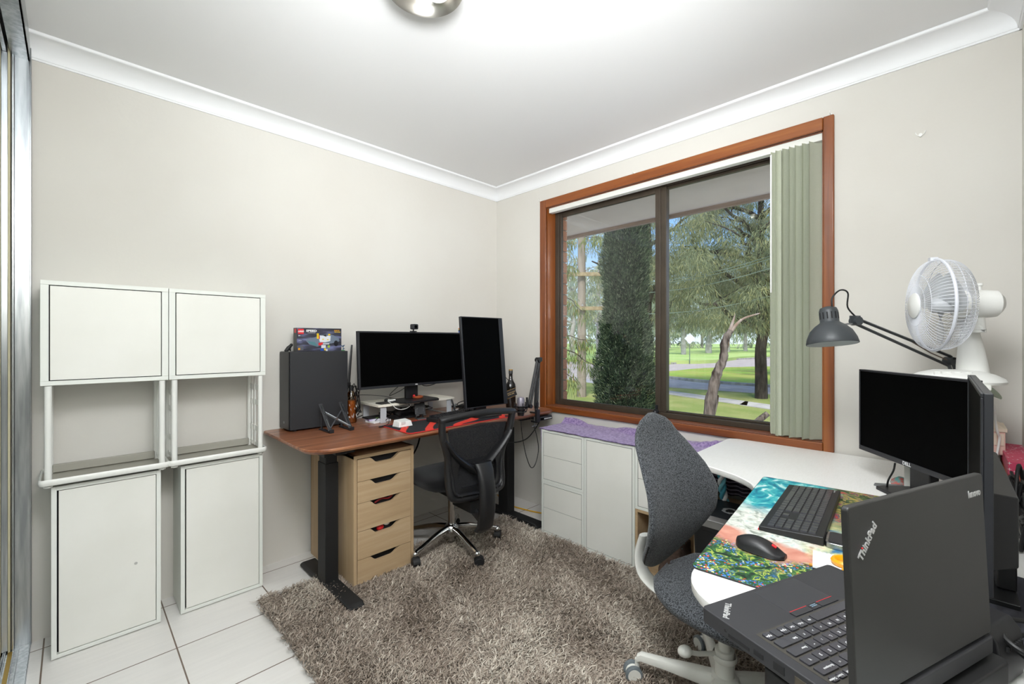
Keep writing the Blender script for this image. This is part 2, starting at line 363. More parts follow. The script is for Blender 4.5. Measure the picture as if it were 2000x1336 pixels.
# curtain hooks left on the casing and wall
def hook(name, y, z, label, x=-.004):
    h = G(); h.tube(smooth_path([(x,y,z),(x-.012,y,z-.004),(x-.022,y,z-.001),(x-.024,y,z+.008),(x-.018,y,z+.013)],5), .0016, 6)
    h.cyl((0,y,z),(x,y,z),.005,n=10)
    return tag(h.build(name, M_whitep), label, 'hook')
hook('cup_hook', -.512, 2.405, 'tiny white cup hook at the top corner of the window casing nearest the room corner')
hook('cup_hook', -1.33, 2.405, 'tiny white cup hook above the middle of the window casing')
hook('cup_hook', -2.39, 2.405, 'tiny white cup hook at the top corner of the window casing above the blind stack')
g = G(); g.cyl((0,-2.71,2.20),(-.004,-2.71,2.20),.006); g.tube([(-.006,-2.71+.016*math.cos(a),2.212-.018*math.sin(a)) for a in [PI*k/10 for k in range(11)]], .0016, 6)
g.cyl((0,-2.71,2.192),(-.012,-2.71,2.192),.004)
tag(g.build('wall_hook', M_whitep), 'small white screw hook alone on the bare wall above the fan', 'hook')

# vertical blind drawn to one side
vb = thing('vertical_blind', 'pale green vertical blind bunched at one end of the window under a white rail', 'blind', (.02,-2.24,.81))
G().box(-.012,.03,-.118,1.652,1.485,1.522).build('headrail', M_white2, vb, bevel=.003)
for i in range(14):
    y = .094 - i*.0145; g = G(); a = math.radians((-24,-48,-30,-52,-27,-45)[i%6] if i else 55); n = 6
    pts = []
    for k in range(n+1):
        u = (k/n-.5)*.089; c = .008*(1-(2*k/n-1)**2)
        pts.append((u*math.cos(a)-c*math.sin(a)+.0, y+u*math.sin(a)*.9+c*math.cos(a)))
    th = .0007; zb = -.004+.004*math.sin(i*1.7)
    V = [(x,yy,z) for z in (zb,1.487) for x,yy in pts]; m_ = n+1
    V += [(x,yy-th,z) for z in (zb,1.487) for x,yy in pts]
    F = [(k,k+1,m_+k+1,m_+k) for k in range(n)]+[(2*m_+k+1,2*m_+k,3*m_+k,3*m_+k+1) for k in range(n)]
    g.add(V,F); g.build('slat', M_blind, vb, ang=80)
g = G(); g.cyl((-.03,.108,.745),(-.03,.108,1.47),.0045,n=8); g.cyl((-.03,.108,1.47),(-.0,.108,1.49),.003,n=6); g.build('tilt_wand', M_whitep, vb)

# ---------------------------------------------------------------- outdoors
def P(px, py, Z):   # a point seen from the doorway corner, Z metres ahead
    lat = (px-1000)/858*Z; s = .70710678
    return (-2.616+s*(Z+lat), -2.805+s*(Z-lat), 1.30+(666-py)/858*Z)
GZ = -.6
M_grass = mat('lawn_grass', '8A9450', .95, nscale=1.1, color2='A09F62', bump=.8, bscale=18, detail=9, spec=.1, dist=.03)
M_grass2 = mat('dry_grass', 'A6A556', .95, nscale=.8, color2='8FA848', bump=.6, bscale=12, detail=8, spec=.1, dist=.03)
M_path = mat('concrete_path', 'C3BAB2', .9, nscale=3, color2='B3AAA2', spec=.2)
M_road = mat('asphalt', 'BDADA2', .9, nscale=2, color2='AFA096', bump=.3, bscale=80, spec=.2)
M_kerb = mat('concrete_kerb', 'B9B2A8', .9, nscale=4, color2='9A9288', spec=.2)
struct(G().box(.4, 260, -160, 200, GZ-.2, GZ).build('lawn', M_grass))
def strip(name, A, B, z0, z1, m):
    g = G(); a = smooth_path([(x,y,0) for x,y in A],6); b = smooth_path([(x,y,0) for x,y in B],6)
    rs = [[(p[0],p[1],z0),(q[0],q[1],z0),(q[0],q[1],z1),(p[0],p[1],z1)] for p,q in zip(a,b)]
    g.rings(rs); return struct(g.build(name, m))
strip('footpath', [(3.6,-20),(10.75,0),(12.0,3.34),(20,26)], [(4.7,-20.3),(11.65,0),(12.99,3.65),(21.1,26)], GZ, GZ+.02, M_path)
strip('road', [(15.5,-14),(14.9,1.8),(14.6,5.3),(14.2,14),(13,34)], [(18.2,-14),(17.4,2.5),(18.6,7.3),(24,14),(40,34)], GZ, GZ+.015, M_road)
strip('side_road', [(70,-6),(33.9,6.8),(24.5,9.6),(20,10),(19,12)], [(78,3),(49,11.6),(32,13.2),(27,14),(24,17)], GZ, GZ+.013, M_road)
strip('kerb', [(18.2,-14),(17.4,2.5),(18.6,7.3)], [(18.4,-14),(17.6,2.5),(18.75,7.3)], GZ, GZ+.12, M_kerb)
strip('far_kerb', [(78,3),(49,11.6),(32,13.2)], [(78.4,3.4),(49.2,12.1),(32.1,13.5)], GZ, GZ+.14, M_kerb)
strip('median_lawn', [(18.4,-14),(17.6,2.5),(18.75,7.3)], [(60,-14),(33.0,6.8),(23.0,9.4)], GZ, GZ+.05, M_grass2)
strip('far_lawn', [(90,-20),(80,3),(49.2,12.1),(32.1,13.5),(28,40)], [(240,-20),(240,20),(240,60),(240,120),(200,180)], GZ, GZ+.3, mat('far_grass','A9BF6E',.95,nscale=.3,color2='B9C57C',spec=.1))
strip('bounce_slab', [(.22,-9),(.22,0),(.22,9)], [(4.8,-9),(4.8,0),(4.8,9)], GZ, GZ+.02, mat('bounce_slab_pale','E2DCD4',.9,nscale=3,color2='D6D0C8'))  # unseen pale slab added to bounce neutral light up to the soffit
# eave and brick reveal of this house
M_soffit = mat('soffit_sheet', 'E4D6C6', .8, nscale=2.5, color2='DCCDBC')
g = G(); g.box(.1,1.06,-4.2,1.6,2.40,2.43); struct(g.build('eave_soffit', M_soffit))
g = G(); g.box(1.06,1.10,-4.2,1.6,2.37,2.55); struct(g.build('eave_fascia', mat('fascia_board','A48A78',.7,nscale=6,color2='8E7768',stretch=(1,.4,4))))
bm_ = mat('face_brick', 'C08A6E', .85, nscale=120, color2='A87058', bump=.4, bscale=90)
g = G(); zz = .55; g.mi = 0
while zz < 2.36:
    g.mi = 1; g.box(.132,.212,-.594,-.30,zz,zz+.010); g.mi = 0; g.box(.128,.218,-.602,-.30,zz+.010,zz+.086); zz += .086
struct(g.build('brick_reveal', [bm_, mat('mortar','8C8078',.9)]))
g = G(); g.box(.1,.22,-.30,1.5,-.6,2.4); g.box(.1,.22,-4.2,-2.38,-.6,2.4); g.box(.1,.22,-2.38,-.30,-.6,.76); g.box(.1,.22,-2.38,-.59,2.33,2.4)
struct(g.build('outer_brick_wall', bm_))

M_bark = mat('grey_bark', '6E6258', .95, nscale=8, color2='4F463E', bump=1, bscale=22, stretch=(1,1,.25), dist=.02, spec=.1)
M_barkd = mat('dark_bark', '5A5048', .95, nscale=10, color2='3C352F', bump=1, bscale=26, stretch=(1,1,.25), dist=.02, spec=.1)
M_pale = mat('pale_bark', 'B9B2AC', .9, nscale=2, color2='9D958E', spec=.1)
M_deadw = mat('weathered_wood', '8A7C70', .95, nscale=20, color2='40352D', bump=1, bscale=40, stretch=(1,1,.18), dist=.02, spec=.1)
M_cas = tintmat('casuarina_needles', [(0,'7C8364'),(.4,'99A07C'),(.8,'B6B488'),(1,'D0C68A')], .85, .15, .5)
M_cas2 = tintmat('hazy_needles', [(0,'9EA692'),(.5,'B0B6A0'),(1,'C4C2A0')], .9, .1, .4)  # distance haze put into the needle colour
M_con = tintmat('conifer_needles', [(0,'222C1C'),(.45,'4A5A40'),(.85,'6E7C58'),(1,'A3AA88')], .85, .2, .3)
M_gum = tintmat('gum_leaves', [(0,'647048'),(.5,'84905C'),(.85,'A8AC58'),(1,'C49A52')], .7, .25, .4)

def limb(g, a, b, r0, r1, wob=.06, n=6, seg=7):
    a = Vector(a); b = Vector(b); L = (b-a).length; pts = []
    for k in range(seg+1):
        t = k/seg; p = a.lerp(b, t); w_ = L*wob*math.sin(PI*t)
        pts.append(p+Vector((random.uniform(-1,1)*w_*.5, random.uniform(-1,1)*w_*.5, random.uniform(-.4,1)*w_*.4)))
    pts = smooth_path(pts, 3); R = [r0+(r1-r0)*i/(len(pts)-1) for i in range(len(pts))]
    g.tube(pts, R, n); return pts
def clumps(cs, per, sp, droop, out):
    """cs: clump centres with radius -> leaf positions and hanging directions"""
    Ps, Ds = [], []
    for (x,y,z,r) in cs:
        n = int(per*r*r); d = RNG.normal(size=(n,3)); d /= np.linalg.norm(d,axis=1,keepdims=True)
        q = d*(r*(RNG.random((n,1))**.5)); q[:,2] *= sp
        Ps.append(np.array([x,y,z])+q); Ds.append(d*out+np.array([0,0,-droop])+RNG.normal(size=(n,3))*.25)
    return np.concatenate(Ps), np.concatenate(Ds)

def tree(name, label, base, H, R, trunk_r, nb, ncl, per, L, W, fm, bark, zlo, cat='tree', group=None, lean=(0,0)):
    t = thing(name, label, cat, base, 0, group); g = G(); top = Vector((lean[0],lean[1],H*.72))
    pts = limb(g, (0,0,-.1), top, trunk_r, trunk_r*.4, .03, 9, 8); g2 = G(); cs = []
    for k in range(nb):
        s_ = Vector(pts[int(len(pts)*(.35+.6*k/nb))-1]); a = 2.4*k+random.random(); l = R*(.55+.45*random.random())*(1-.25*k/nb)
        e_ = s_+Vector((math.cos(a)*l, math.sin(a)*l, l*random.uniform(.2,.65)+.2))
        q = limb(g2, s_, e_, trunk_r*.42, trunk_r*.12, .09, 6)
        for m_ in range(3):
            s3 = Vector(q[int(len(q)*(.4+.2*m_))]); e3 = s3+Vector((random.uniform(-1,1),random.uniform(-1,1),random.uniform(-.2,.9)))*l*.4
            limb(g2, s3, e3, trunk_r*.16, trunk_r*.05, .1, 5)
            cs.append((e3.x,e3.y,e3.z,R*.08+random.random()*R*.08))
    for k in range(ncl):
        a = random.random()*2*PI; rr = R*math.sqrt(random.random()); zz = zlo+(H-zlo)*random.random()
        f = max(.25, 1-((zz-zlo)/(H-zlo)-.4)**2*1.6); cs.append((math.cos(a)*rr*f, math.sin(a)*rr*f, zz, R*(.06+.07*random.random())))
    g.build('trunk', bark, t); g2.build('branches', bark, t)
    Pp, Dd = clumps(cs, per, .75, .9, .55)
    leaves('foliage', Pp, Dd, L*(.6+.8*RNG.random(len(Pp))), W, fm, t); return t
random.seed(11)
tree('she_oak_tree', 'large olive she-oak with a straight dark trunk beside the footpath', (13.5,1.65,GZ), 9.4, 4.3, .20, 18, 420, 1300, .17, .018, M_cas, M_barkd, 2.3)
tree('she_oak_tree', 'forked she-oak rising just behind the dark pencil pine', P(1266,768,16), 9.0, 3.1, .20, 12, 190, 1200, .17, .019, M_cas, M_barkd, 2.6)
tree('she_oak_tree', 'pale trunked tree beyond the verge, half hidden by the blind', (23.3,3.3,GZ), 9.5, 3.6, .26, 9, 50, 420, .34, .034, M_cas, M_bark, 4.4)
for k,(px,Z,H,R) in enumerate([(1118,46,13,5.5),(1170,38,12,5),(1335,52,12,5.5),(1384,58,14,6.5),(1422,64,13,6),(1456,70,14,7),(1300,74,15,8),(1530,60,15,7),(1590,66,15,8),(1215,80,16,9)]):
    b = P(px,700,Z); lab = ['pale gum tree far beyond the road, seen past the brick reveal','hazy tree across the park just left of the pencil pine','hazy pale-trunked tree standing behind the road sign','widest pale trunk in the park behind the dead trunk','distant park tree between the dead trunk and the she-oak trunk','distant park tree hidden partly by the she-oak trunk','farthest hazy park tree beside the window mullion','hazy park tree seen through the gap beside the blind','hazy park tree near the window casing behind the blind','far park tree rising behind the pencil pine'][k]
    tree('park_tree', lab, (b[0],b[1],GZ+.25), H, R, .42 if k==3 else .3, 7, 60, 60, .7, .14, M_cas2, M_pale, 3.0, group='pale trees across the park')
random.seed(31)
for k in range(14):
    b = P(1110+38*k+random.uniform(-9,9), 700, 92+random.uniform(-8,14))
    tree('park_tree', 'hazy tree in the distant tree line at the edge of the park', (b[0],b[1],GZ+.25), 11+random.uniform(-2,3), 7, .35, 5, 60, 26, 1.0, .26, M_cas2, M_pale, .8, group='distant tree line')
# clipped pencil pine right outside
def conifer(name, label, base, H, prof, n, L, W, cat='tree', trunk=True, group=None):
    t = thing(name, label, cat, base, 0, group)
    if trunk: G().tube([(0,0,-.05),(0,0,H*.5),(.02,0,H*.95)],[.09,.06,.02],8).build('trunk', M_barkd, t)
    z = RNG.random(n)*H; a = RNG.random(n)*2*PI; r = np.interp(z/H, [p[0] for p in prof], [p[1] for p in prof])*(1+.10*np.sin(a*5+z*7)+.07*np.sin(a*11-z*13))*(.55+.45*RNG.random(n)**.4)
    Pp = np.stack([r*np.cos(a), r*np.sin(a), z],1); Dd = np.stack([np.cos(a)*.8, np.sin(a)*.8, np.full(n,.8)],1)+RNG.normal(size=(n,3))*.35
    leaves('foliage', Pp, Dd, L*(.6+.8*RNG.random(n)), W, M_con, t)
    # inner mass so the middle is dense
    k = [(p[1]*.72, p[0]*H) for p in prof]; G().lathe(k, 16).build('inner_growth', mat('inner_growth','242B1C',.95,nscale=20,color2='1A2014'), t)
    return t
b = P(1221,700,7.6)
conifer('pencil_pine', 'tall dark green pencil pine close outside the window', (b[0],b[1],GZ), 4.9, [(0,.25),(.05,.50),(.28,.50),(.40,.42),(.50,.33),(.60,.35),(.68,.40),(.76,.33),(.86,.35),(.95,.22),(1,.02)], 80000, .065, .012)
for px,Z,h,r,l in ((1168,7.2,.55,.12,'small dark conifer shrub left of the pencil pine foot'),(1262,7.0,.62,.18,'bushy dark shrub at the pencil pine foot beside the mullion'),(1240,6.6,.30,.20,'low dark shrub in front of the pencil pine')):
    b = P(px,700,Z); conifer('conifer_shrub', l, (b[0],b[1],GZ), h, [(0,r),(.5,r*.8),(1,.02)], 4500, .07, .014, 'shrub', False)
# power pole and wires
b = P(1136,700,15); pd = Vector((.7071,-.7071,0))
pp = thing('power_pole', 'tall timber power pole with two crossarms behind hanging gum leaves', 'pole', (b[0],b[1],GZ))
G().tube([(0,0,0),(0,0,3),(0,0,8)],[.16,.14,.12],12).build('pole', mat('pole_timber','A89888',.9,nscale=6,color2='8C7C6C',stretch=(1,1,.2)), pp)
M_xa = mat('crossarm_timber','B39C78',.85,nscale=8,color2='97805E')
for z,L0,L1 in ((4.15,-.6,1.0),(3.0,-.1,1.1)):
    g = G(); g.M = Matrix.Translation((0,0,z)) @ Matrix.Rotation(-PI/4,4,'Z'); g.box(L0,L1,-.24,-.14,-.06,.06); c = g.build('crossarm', M_xa, pp)
    g = G(); g.M = Matrix.Translation((0,0,z)) @ Matrix.Rotation(-PI/4,4,'Z')
    for xx in (L0+.1,L1-.1,L1-.45): g.lathe([(.03,0),(.045,.03),(.025,.06),(.04,.09),(.0,.1)],8,(xx,-.19,.06))
    g.build('insulator', M_pale, c)
for k,(p0,p1,l) in enumerate(((P(1185,556,15),P(1640,452,11),'highest pair of power line cables crossing in front of the she-oak'),(P(1185,560,15),P(1640,458,11),'second power line cable just under the highest one'),(P(1185,575,15),P(1640,478,11),'third power line cable across the she-oak'),(P(1185,612,15),P(1640,540,11),'lowest power line cable crossing the she-oak branches'))):
    a = Vector(p0); c = Vector(p1); pts = [a.lerp(c, t/12)-Vector((0,0,.35*math.sin(PI*t/12))) for t in range(13)]
    tag(G().tube(pts,.012,5).build('power_line', mat('wire_sheath','7C8878',.6)), l.replace('highest pair of power line cables','highest power line cable'), 'cable', 'power line cables')
# gum branch hanging at the left of the window
gb = thing('gum_tree', 'gum tree with drooping branches of long leaves hanging beside the brick reveal', 'tree', P(1128,700,9.5)); g = G(); cs = []
o0 = Vector(P(1128,700,9.5))
for (a,b_) in ((P(1060,650,9.7),P(1160,668,9.3)),(P(1060,540,9.7),P(1140,610,9.4)),(P(1060,670,9.7),P(1128,750,9.3)),(P(1060,665,9.7),P(1175,720,9.2)),(P(1060,470,9.7),P(1170,462,9.6)),(P(1060,520,9.7),P(1118,520,9.5))):
    a = Vector(a)-o0; b_ = Vector(b_)-o0; q = limb(g, a, b_, .02, .006, .12, 5)
    for k in range(5, len(q), 2): cs.append((q[k][0]+random.uniform(-.1,.1), q[k][1]+random.uniform(-.1,.1), q[k][2]-.08, .17))
g.build('branches', M_bark, gb); tb = Vector(P(1060,700,9.7))-o0; G().tube([(tb.x,tb.y,GZ-.02-o0.z),(tb.x,tb.y,2-o0.z),(tb.x-.1,tb.y,6-o0.z)],[.2,.17,.12],10).build('trunk', M_bark, gb); Pp, Dd = clumps(cs, 1500, 1.1, 1.4, .35); leaves('foliage', Pp, Dd, .13*(.6+.8*RNG.random(len(Pp))), .016, M_gum, gb)
# dead trunk
t = thing('dead_tree', 'broken dead tree trunk with a bare curved branch close outside', 'tree trunk', P(1385,860,6))
o0 = Vector(P(1385,860,6)); V_ = lambda px,py,Z=6: tuple(Vector(P(px,py,Z))-o0)
g = G(); q = smooth_path([V_(1378,1000),V_(1384,820),V_(1394,755),V_(1402,725),V_(1413,700),V_(1415,668),V_(1427,646)],5)
R = [.085+(-.045)*i/(len(q)-1)+.006*math.sin(i*1.9) for i in range(len(q))]
vs = []; g.tube(q, R, 14)
g.tube([V_(1392,812),V_(1400,785),V_(1403,772)],[.03,.02,.008],7)
g.build('trunk', M_deadw, t)
g = G(); g.tube(smooth_path([V_(1426,650),V_(1440,632),V_(1455,621),V_(1484,612)],5),[.026-.018*i/15 for i in range(16)],8)
g.tube([V_(1424,652),V_(1431,630),V_(1436,613)],[.03,.018,.003],6); g.tube([V_(1424,650),V_(1424,665),V_(1422,680)],[.012,.009,.002],5); g.build('branch', mat('bare_wood','B5A294',.9,nscale=12,color2='8A6A50',stretch=(1,1,.3)), t)
a, b_ = Vector(P(1470,830,6)), Vector(P(1499,808,6)); g = G(); g.tube([tuple(a-Vector((0,0,.02))),tuple(a.lerp(b_,.5)),tuple(b_)],[.05,.042,.038],10); g.tube([tuple(a),(a.x-.1,a.y-.1,GZ)],[.05,.06],10)
tag(g.build('dead_log', M_deadw), 'short grey dead branch stub rising just above the window sill', 'log')
b = P(1347,725,36); t = thing('road_sign', 'white diamond road sign on a thin post beside the far road', 'sign', (b[0],b[1],GZ))
G().cyl((0,0,0),(0,0,2.6),.03,n=8).build('post', M_greymetal, t); g = G(); g.M = Matrix.Translation((-.03,-.03,2.1)) @ Matrix.Rotation(-PI/4,4,'Z') @ Matrix.Rotation(PI/4,4,'Y'); g.box(-.32,.32,-.01,.01,-.32,.32); g.build('sign_board', mat('sign_white','E8E8EA',.5), t)
# ---------------------------------------------------------------- rug
def rug():
    x0, x1, y0, y1 = -1.97, -.40, -2.75, -.36
    t = thing('shag_rug', 'taupe shag rug with long curly pile between the two desks', 'rug', (0,0,0))
    G().prism([(x0+.02,y0),(x1,y0),(x1,-.56),(x0+.03,y1-.02)], .001, .012).build('backing', mat('rug_backing','5B5047',.95), t)
    n = 150000
    X = RNG.uniform(x0, x1, n); Y = RNG.uniform(y0, y1, n)
    keep = (Y < -.36-.125*(X+1.94)/1.55) ; X = X[keep]; Y = Y[keep]; n = len(X)
    def fld(s, o):  # smooth random field from sines
        r = np.zeros(n); q = np.random.default_rng(o)
        for k in range(7):
            a = q.uniform(0,2*PI); f = s*q.uniform(.5,2.2); r += np.sin((X*np.cos(a)+Y*np.sin(a))*f+q.uniform(0,6))
        return r/2.6
    ang = fld(7,1)*1.6+fld(30,2)*1.3+RNG.normal(size=n)*.75
    lift = np.clip(.62+.25*fld(18,3)+RNG.normal(size=n)*.18, .2, 1.1)
    Lr = RNG.uniform(.028,.05,n); dx, dy = np.cos(ang), np.sin(ang)
    w = RNG.uniform(.0011,.0020,n); rows = []
    curl = RNG.normal(size=n)*.7
    px, py, pz = X.copy(), Y.copy(), np.full(n,.010)
    seg = 4
    for k in range(seg+1):
        sx_, sy_ = -dy, dx; ww = w*(1 if k < seg else .35)
        rows.append(np.stack([px-sx_*ww, py-sy_*ww, pz],1)); rows.append(np.stack([px+sx_*ww, py+sy_*ww, pz+.0006],1))
        c, s_ = np.cos(curl), np.sin(curl); dx, dy = dx*c-dy*s_, dx*s_+dy*c
        l = Lr/seg; up = lift*(1-.62*k/seg)
        px, py, pz = px+dx*l*np.cos(up), py+dy*l*np.cos(up), np.maximum(.006, pz+l*np.sin(up))
    V = np.stack(rows,1).reshape(-1,3); m = 2*(seg+1); base = np.arange(n)[:,None]*m
    F = np.concatenate([np.stack([base[:,0]+2*k, base[:,0]+2*k+1, base[:,0]+2*k+3, base[:,0]+2*k+2],1) for k in range(seg)])
    tint = np.clip(.5+.16*fld(9,5)+RNG.normal(size=n)*.22, 0, 1)
    o = bulk('pile', V, F, tintmat('rug_yarn', [(0,'665A4E'),(.35,'94867A'),(.7,'B8AC9E'),(1,'DED6C8')], .9, .15), t, np.repeat(tint, m), True); o['kind'] = 'stuff'
rug()

# ---------------------------------------------------------------- leaning wall cabinets on the left
def base_cabinet(name, label, x, y, spots):
    t = thing(name, label, 'cabinet', (x,y,0)); W, D, H = .35, .225, .705   # front face at local y=0, body behind
    g = G(); g.box(0,.016,0,D,.004,H); g.box(W-.016,W,0,D,.004,H); g.box(.016,W-.016,0,D,.004,.02); g.box(.016,W-.016,0,D,H-.016,H); g.box(.016,W-.016,D-.006,D,.02,H-.016); g.build('body', M_eket, t, bevel=.0008)
    g = G(); g.box(.0215,W-.018,.001,.017,.023,H-.019); d = g.build('door', M_white, t, bevel=.001)
    G().box(.0165,W-.0165,.019,.022,.0205,H-.0165).build('door_gap_shade', M_gap, t)  # black sheet painted as the shade in the seam around the door
    if spots: G().lathe([(.006,0),(.006,.0006)],16,(.262,.0008,.305),(0,-1,0)).build('smudge', mat('smudge','B5B4AF',.6), d)
    return t
base_cabinet('base_cabinet', 'tall white base cabinet at the wall nearest the mirror door, grey spot on its door', -2.678, -.225, True)
base_cabinet('base_cabinet', 'tall white base cabinet between the other white cabinet and the walnut desk', -2.254, -.225, False)
def upper_unit(x, label, lab2, first):
    # open metal frame with a tray, carrying a closed box
    W = .405; D = .30; t = thing('shelf_frame', lab2, 'shelf', (x,-.245,.708))
    g = G(); rs = []
    tray = rrect(0-.003,W+.003,-.012,D-.07,.02)
    g.prism(tray, .012, .016); g.build('tray', M_shelfgrey, t, bevel=.001)
    g = G(); g.tube([(p[0],p[1],.024) for p in tray], .0125, 8, closed=True, flat=.35, up=(0,0,1)); g.build('tray_rim', M_white2, t)
    if first: pass
    for sx_ in (.022, W-.022):
        for yy in (.012, .205):
            q = G(); q.tube([(sx_,yy,.012),(sx_,yy,.41)], .0115, 12); f = q.build('post', M_white2, t)
            if yy < .1: G().lathe([(.014,0),(.014,.006)],14,(sx_,yy,.0015)).build('foot', M_white2, f)
    g = G(); g.box(.03,W-.03,.19,.205,.02,.055); g.build('back_board', M_shelfgrey, t, bevel=.003)
    # ladder brackets between front and rear posts
    for sx_ in ((.022, W-.022) if not first else (W-.022,)):
        g = G(); g.box(sx_-.004,sx_+.004,.10,.106,.03,.40); g.box(sx_-.004,sx_+.004,.15,.156,.03,.40)
        for z in ((.11,.25,.33) if not first else ()): g.box(sx_-.0015,sx_+.0015,.03,.19,z,z+.028)
        g.box(sx_-.0015,sx_+.0015,.02,.20,.03,.05); g.build('side_bracket', M_white2, t, bevel=.0008)
    c = thing('wall_cabinet', label, 'cabinet', (x,-.245,1.120)); H = .424
    g = G(); g.box(0,W,0,D-.06,0,.018); g.box(0,W,0,D-.06,H-.018,H); g.box(0,.024,0,D-.06,.0181,H-.0181); g.box(W-.024,W,0,D-.06,.0181,H-.0181); g.box(.024,W-.024,D-.064,D-.0601,.018,H-.018); g.build('body', M_eket, c, bevel=.0015)
    G().box(.02,W-.02,.016,.019,.018,H-.018).build('door_gap_shade', M_gap, c)  # black sheet gives the door seam its shade
    G().box(.0275,W-.027,.0,.015,.0215,H-.0215).build('door', M_white, c, bevel=.001)
upper_unit(-2.708, 'white closed wall cabinet set on a frame, the one nearest the mirror door', 'white tube frame shelf with grey tray above the cabinet with the grey spot', True)
upper_unit(-2.301, 'white closed wall cabinet set on a frame, the one nearest the walnut desk', 'white tube frame shelf with slotted side brackets above the cabinet nearest the walnut desk', False)

# ---------------------------------------------------------------- walnut standing desk
DZ = .785
t = thing('standing_desk', 'walnut topped electric standing desk on black steel legs along the back wall', 'desk', (0,0,0))
pts = rrect(-1.845,-.028,-.722,-.012,(.02,.02,.13,.13),8)
g = G(); n = len(pts); cx, cy = -.94, -.37
def inset(p, d):
    P_ = [Vector((x,y)) for x,y in p]; out = []
    for i in range(len(P_)):
        e_ = (P_[(i+1)%len(P_)]-P_[i-1]).normalized(); nn_ = Vector((-e_.y,e_.x)); out.append(tuple(P_[i]+nn_*d))
    return out
r1 = inset(pts,.016)
g.rings([[(x,y,DZ-.026) for x,y in r1],[(x,y,DZ-.012) for x,y in pts],[(x,y,DZ-.004) for x,y in pts],[(x,y,DZ) for x,y in inset(pts,.003)]])
g.build('desk_top', M_walnut, t, ang=30)
for xc in (-1.655,-.33):
    lg = G(); lg.box(xc-.035,xc+.035,-.51,-.41,.03,.66); lg.box(xc-.03,xc+.03,-.505,-.415,.65,.735); l = lg.build('leg', M_black2, t, bevel=.004)
    fg = G(); fg.rings([[(xc+a,y,z) for a,z in ((-.04,.012),(.04,.012),(.04,zt-.006),(.034,zt),(-.034,zt),(-.04,zt-.006))] for y,zt in ((-.80,.024),(-.775,.040),(-.19,.040),(-.165,.024))]); fg.build('foot', M_black2, l, bevel=.002)
g = G(); g.box(-1.70,-1.60,-.66,-.20,.735,.758); g.box(-.38,-.28,-.66,-.20,.735,.758); g.box(-1.62,-.36,-.50,-.40,.728,.757); g.build('cross_beam', M_black2, t, bevel=.003)
g = G(); g.box(-1.705,-1.585,-.535,-.38,.700,.735)
for k in range(6): g.box(-1.70+.02*k,-1.69+.02*k,-.537,-.535,.702,.733)
g.build('motor_housing', M_black, t, bevel=.004)
cp = G(); cp.rings([[(x,-.735+dy,.755+dz) for dy,dz in ((0,-.026),(.09,-.022),(.09,0),(.006,.0))] for x in (-.265,-.125)]); c = cp.build('control_panel', M_bezel, t, bevel=.003)
g = G()
for k in range(6): g.box(-.215+.014*k,-.208+.014*k,-.7365,-.7345,.737,.744)
g.build('buttons', M_txtw, c); G().box(-.256,-.226,-.7362,-.7345,.735,.748).build('display', M_screen, c)

# ---------------------------------------------------------------- oak drawer unit
def drawer_unit(name, label, x, y, W=.36, D=.58, H=.70, grp=None):
    t = thing(name, label, 'drawer unit', (x,y,.0))
    g = G(); g.box(0,.018,0,D,0,H); g.box(W-.018,W,0,D,0,H); g.box(0,W,D-.006,D,0,H); g.box(.018,W-.018,0,D,0,.018); g.build('carcass', M_oakz, t, bevel=.001)
    G().box(0,W,-.002,D,H-.018,H).build('top_panel', M_oak, t, bevel=.001)
    G().box(.018,W-.018,.030,.034,.018,H-.018).build('drawer_shadow', M_gap, t)
    zs = [(.022,.150),(.152,.298),(.300,.446),(.448,.560),(.562,.678)]
    for i,(a,b) in enumerate(zs):
        # front with a scooped finger pull in its top edge
        x0, x1 = .0205, W-.0205; c = (x0+x1)/2; pr = [(x0,a),(x1,a),(x1,b)]
        for k in range(9):
            u = k/8; pr.append((c+.10-u*.065, b-.032*(.5-.5*math.cos(PI*u))))
        for k in range(9):
            u = k/8; pr.append((c-.045-u*.05, b-.032*(.5+.5*math.cos(PI*u))))
        pr.append((x0,b)); pr = pr[:]
        g = G(); g.rings([[(px_,yy,pz_) for px_,pz_ in pr] for yy in (-.001,.017)]); g.build('drawer', M_oak, t, ang=30)
    return t
u = drawer_unit('drawer_unit', 'pale oak five-drawer unit with scooped pulls under the walnut desk', -1.585, -.612)
g = G(); g.ball((.205,.035,.405+.012),.021,12,(1,1,.8)); tag(g.build('white_ball', M_whitep), 'white round object showing through the fourth drawer pull', 'ball'); bpy.data.objects['white_ball'].location = (-1.585,-.612,.0)
g = G(); g.ball((.165,.035,.40),.02,12,(1.2,1,.8)); o = g.build('red_pouch', M_red); o.location = (-1.585,-.612,0); tag(o, 'red cloth pouch showing through the fourth drawer pull', 'pouch')
bpy.data.objects['white_ball'].location.z = -.125; o.location.z = -.125
g = G(); g.tube(smooth_path([(.13,.022,.54),(.17,.024,.552),(.21,.022,.545),(.235,.024,.556)],5),.005,6); o = g.build('red_string', mat('dark_red','8C1F24',.6)); o.location = (-1.585,-.612,-.0); o.location.z = -.0
o.location.z = -.118; tag(o, 'dark red cord showing through the third drawer pull', 'cord')

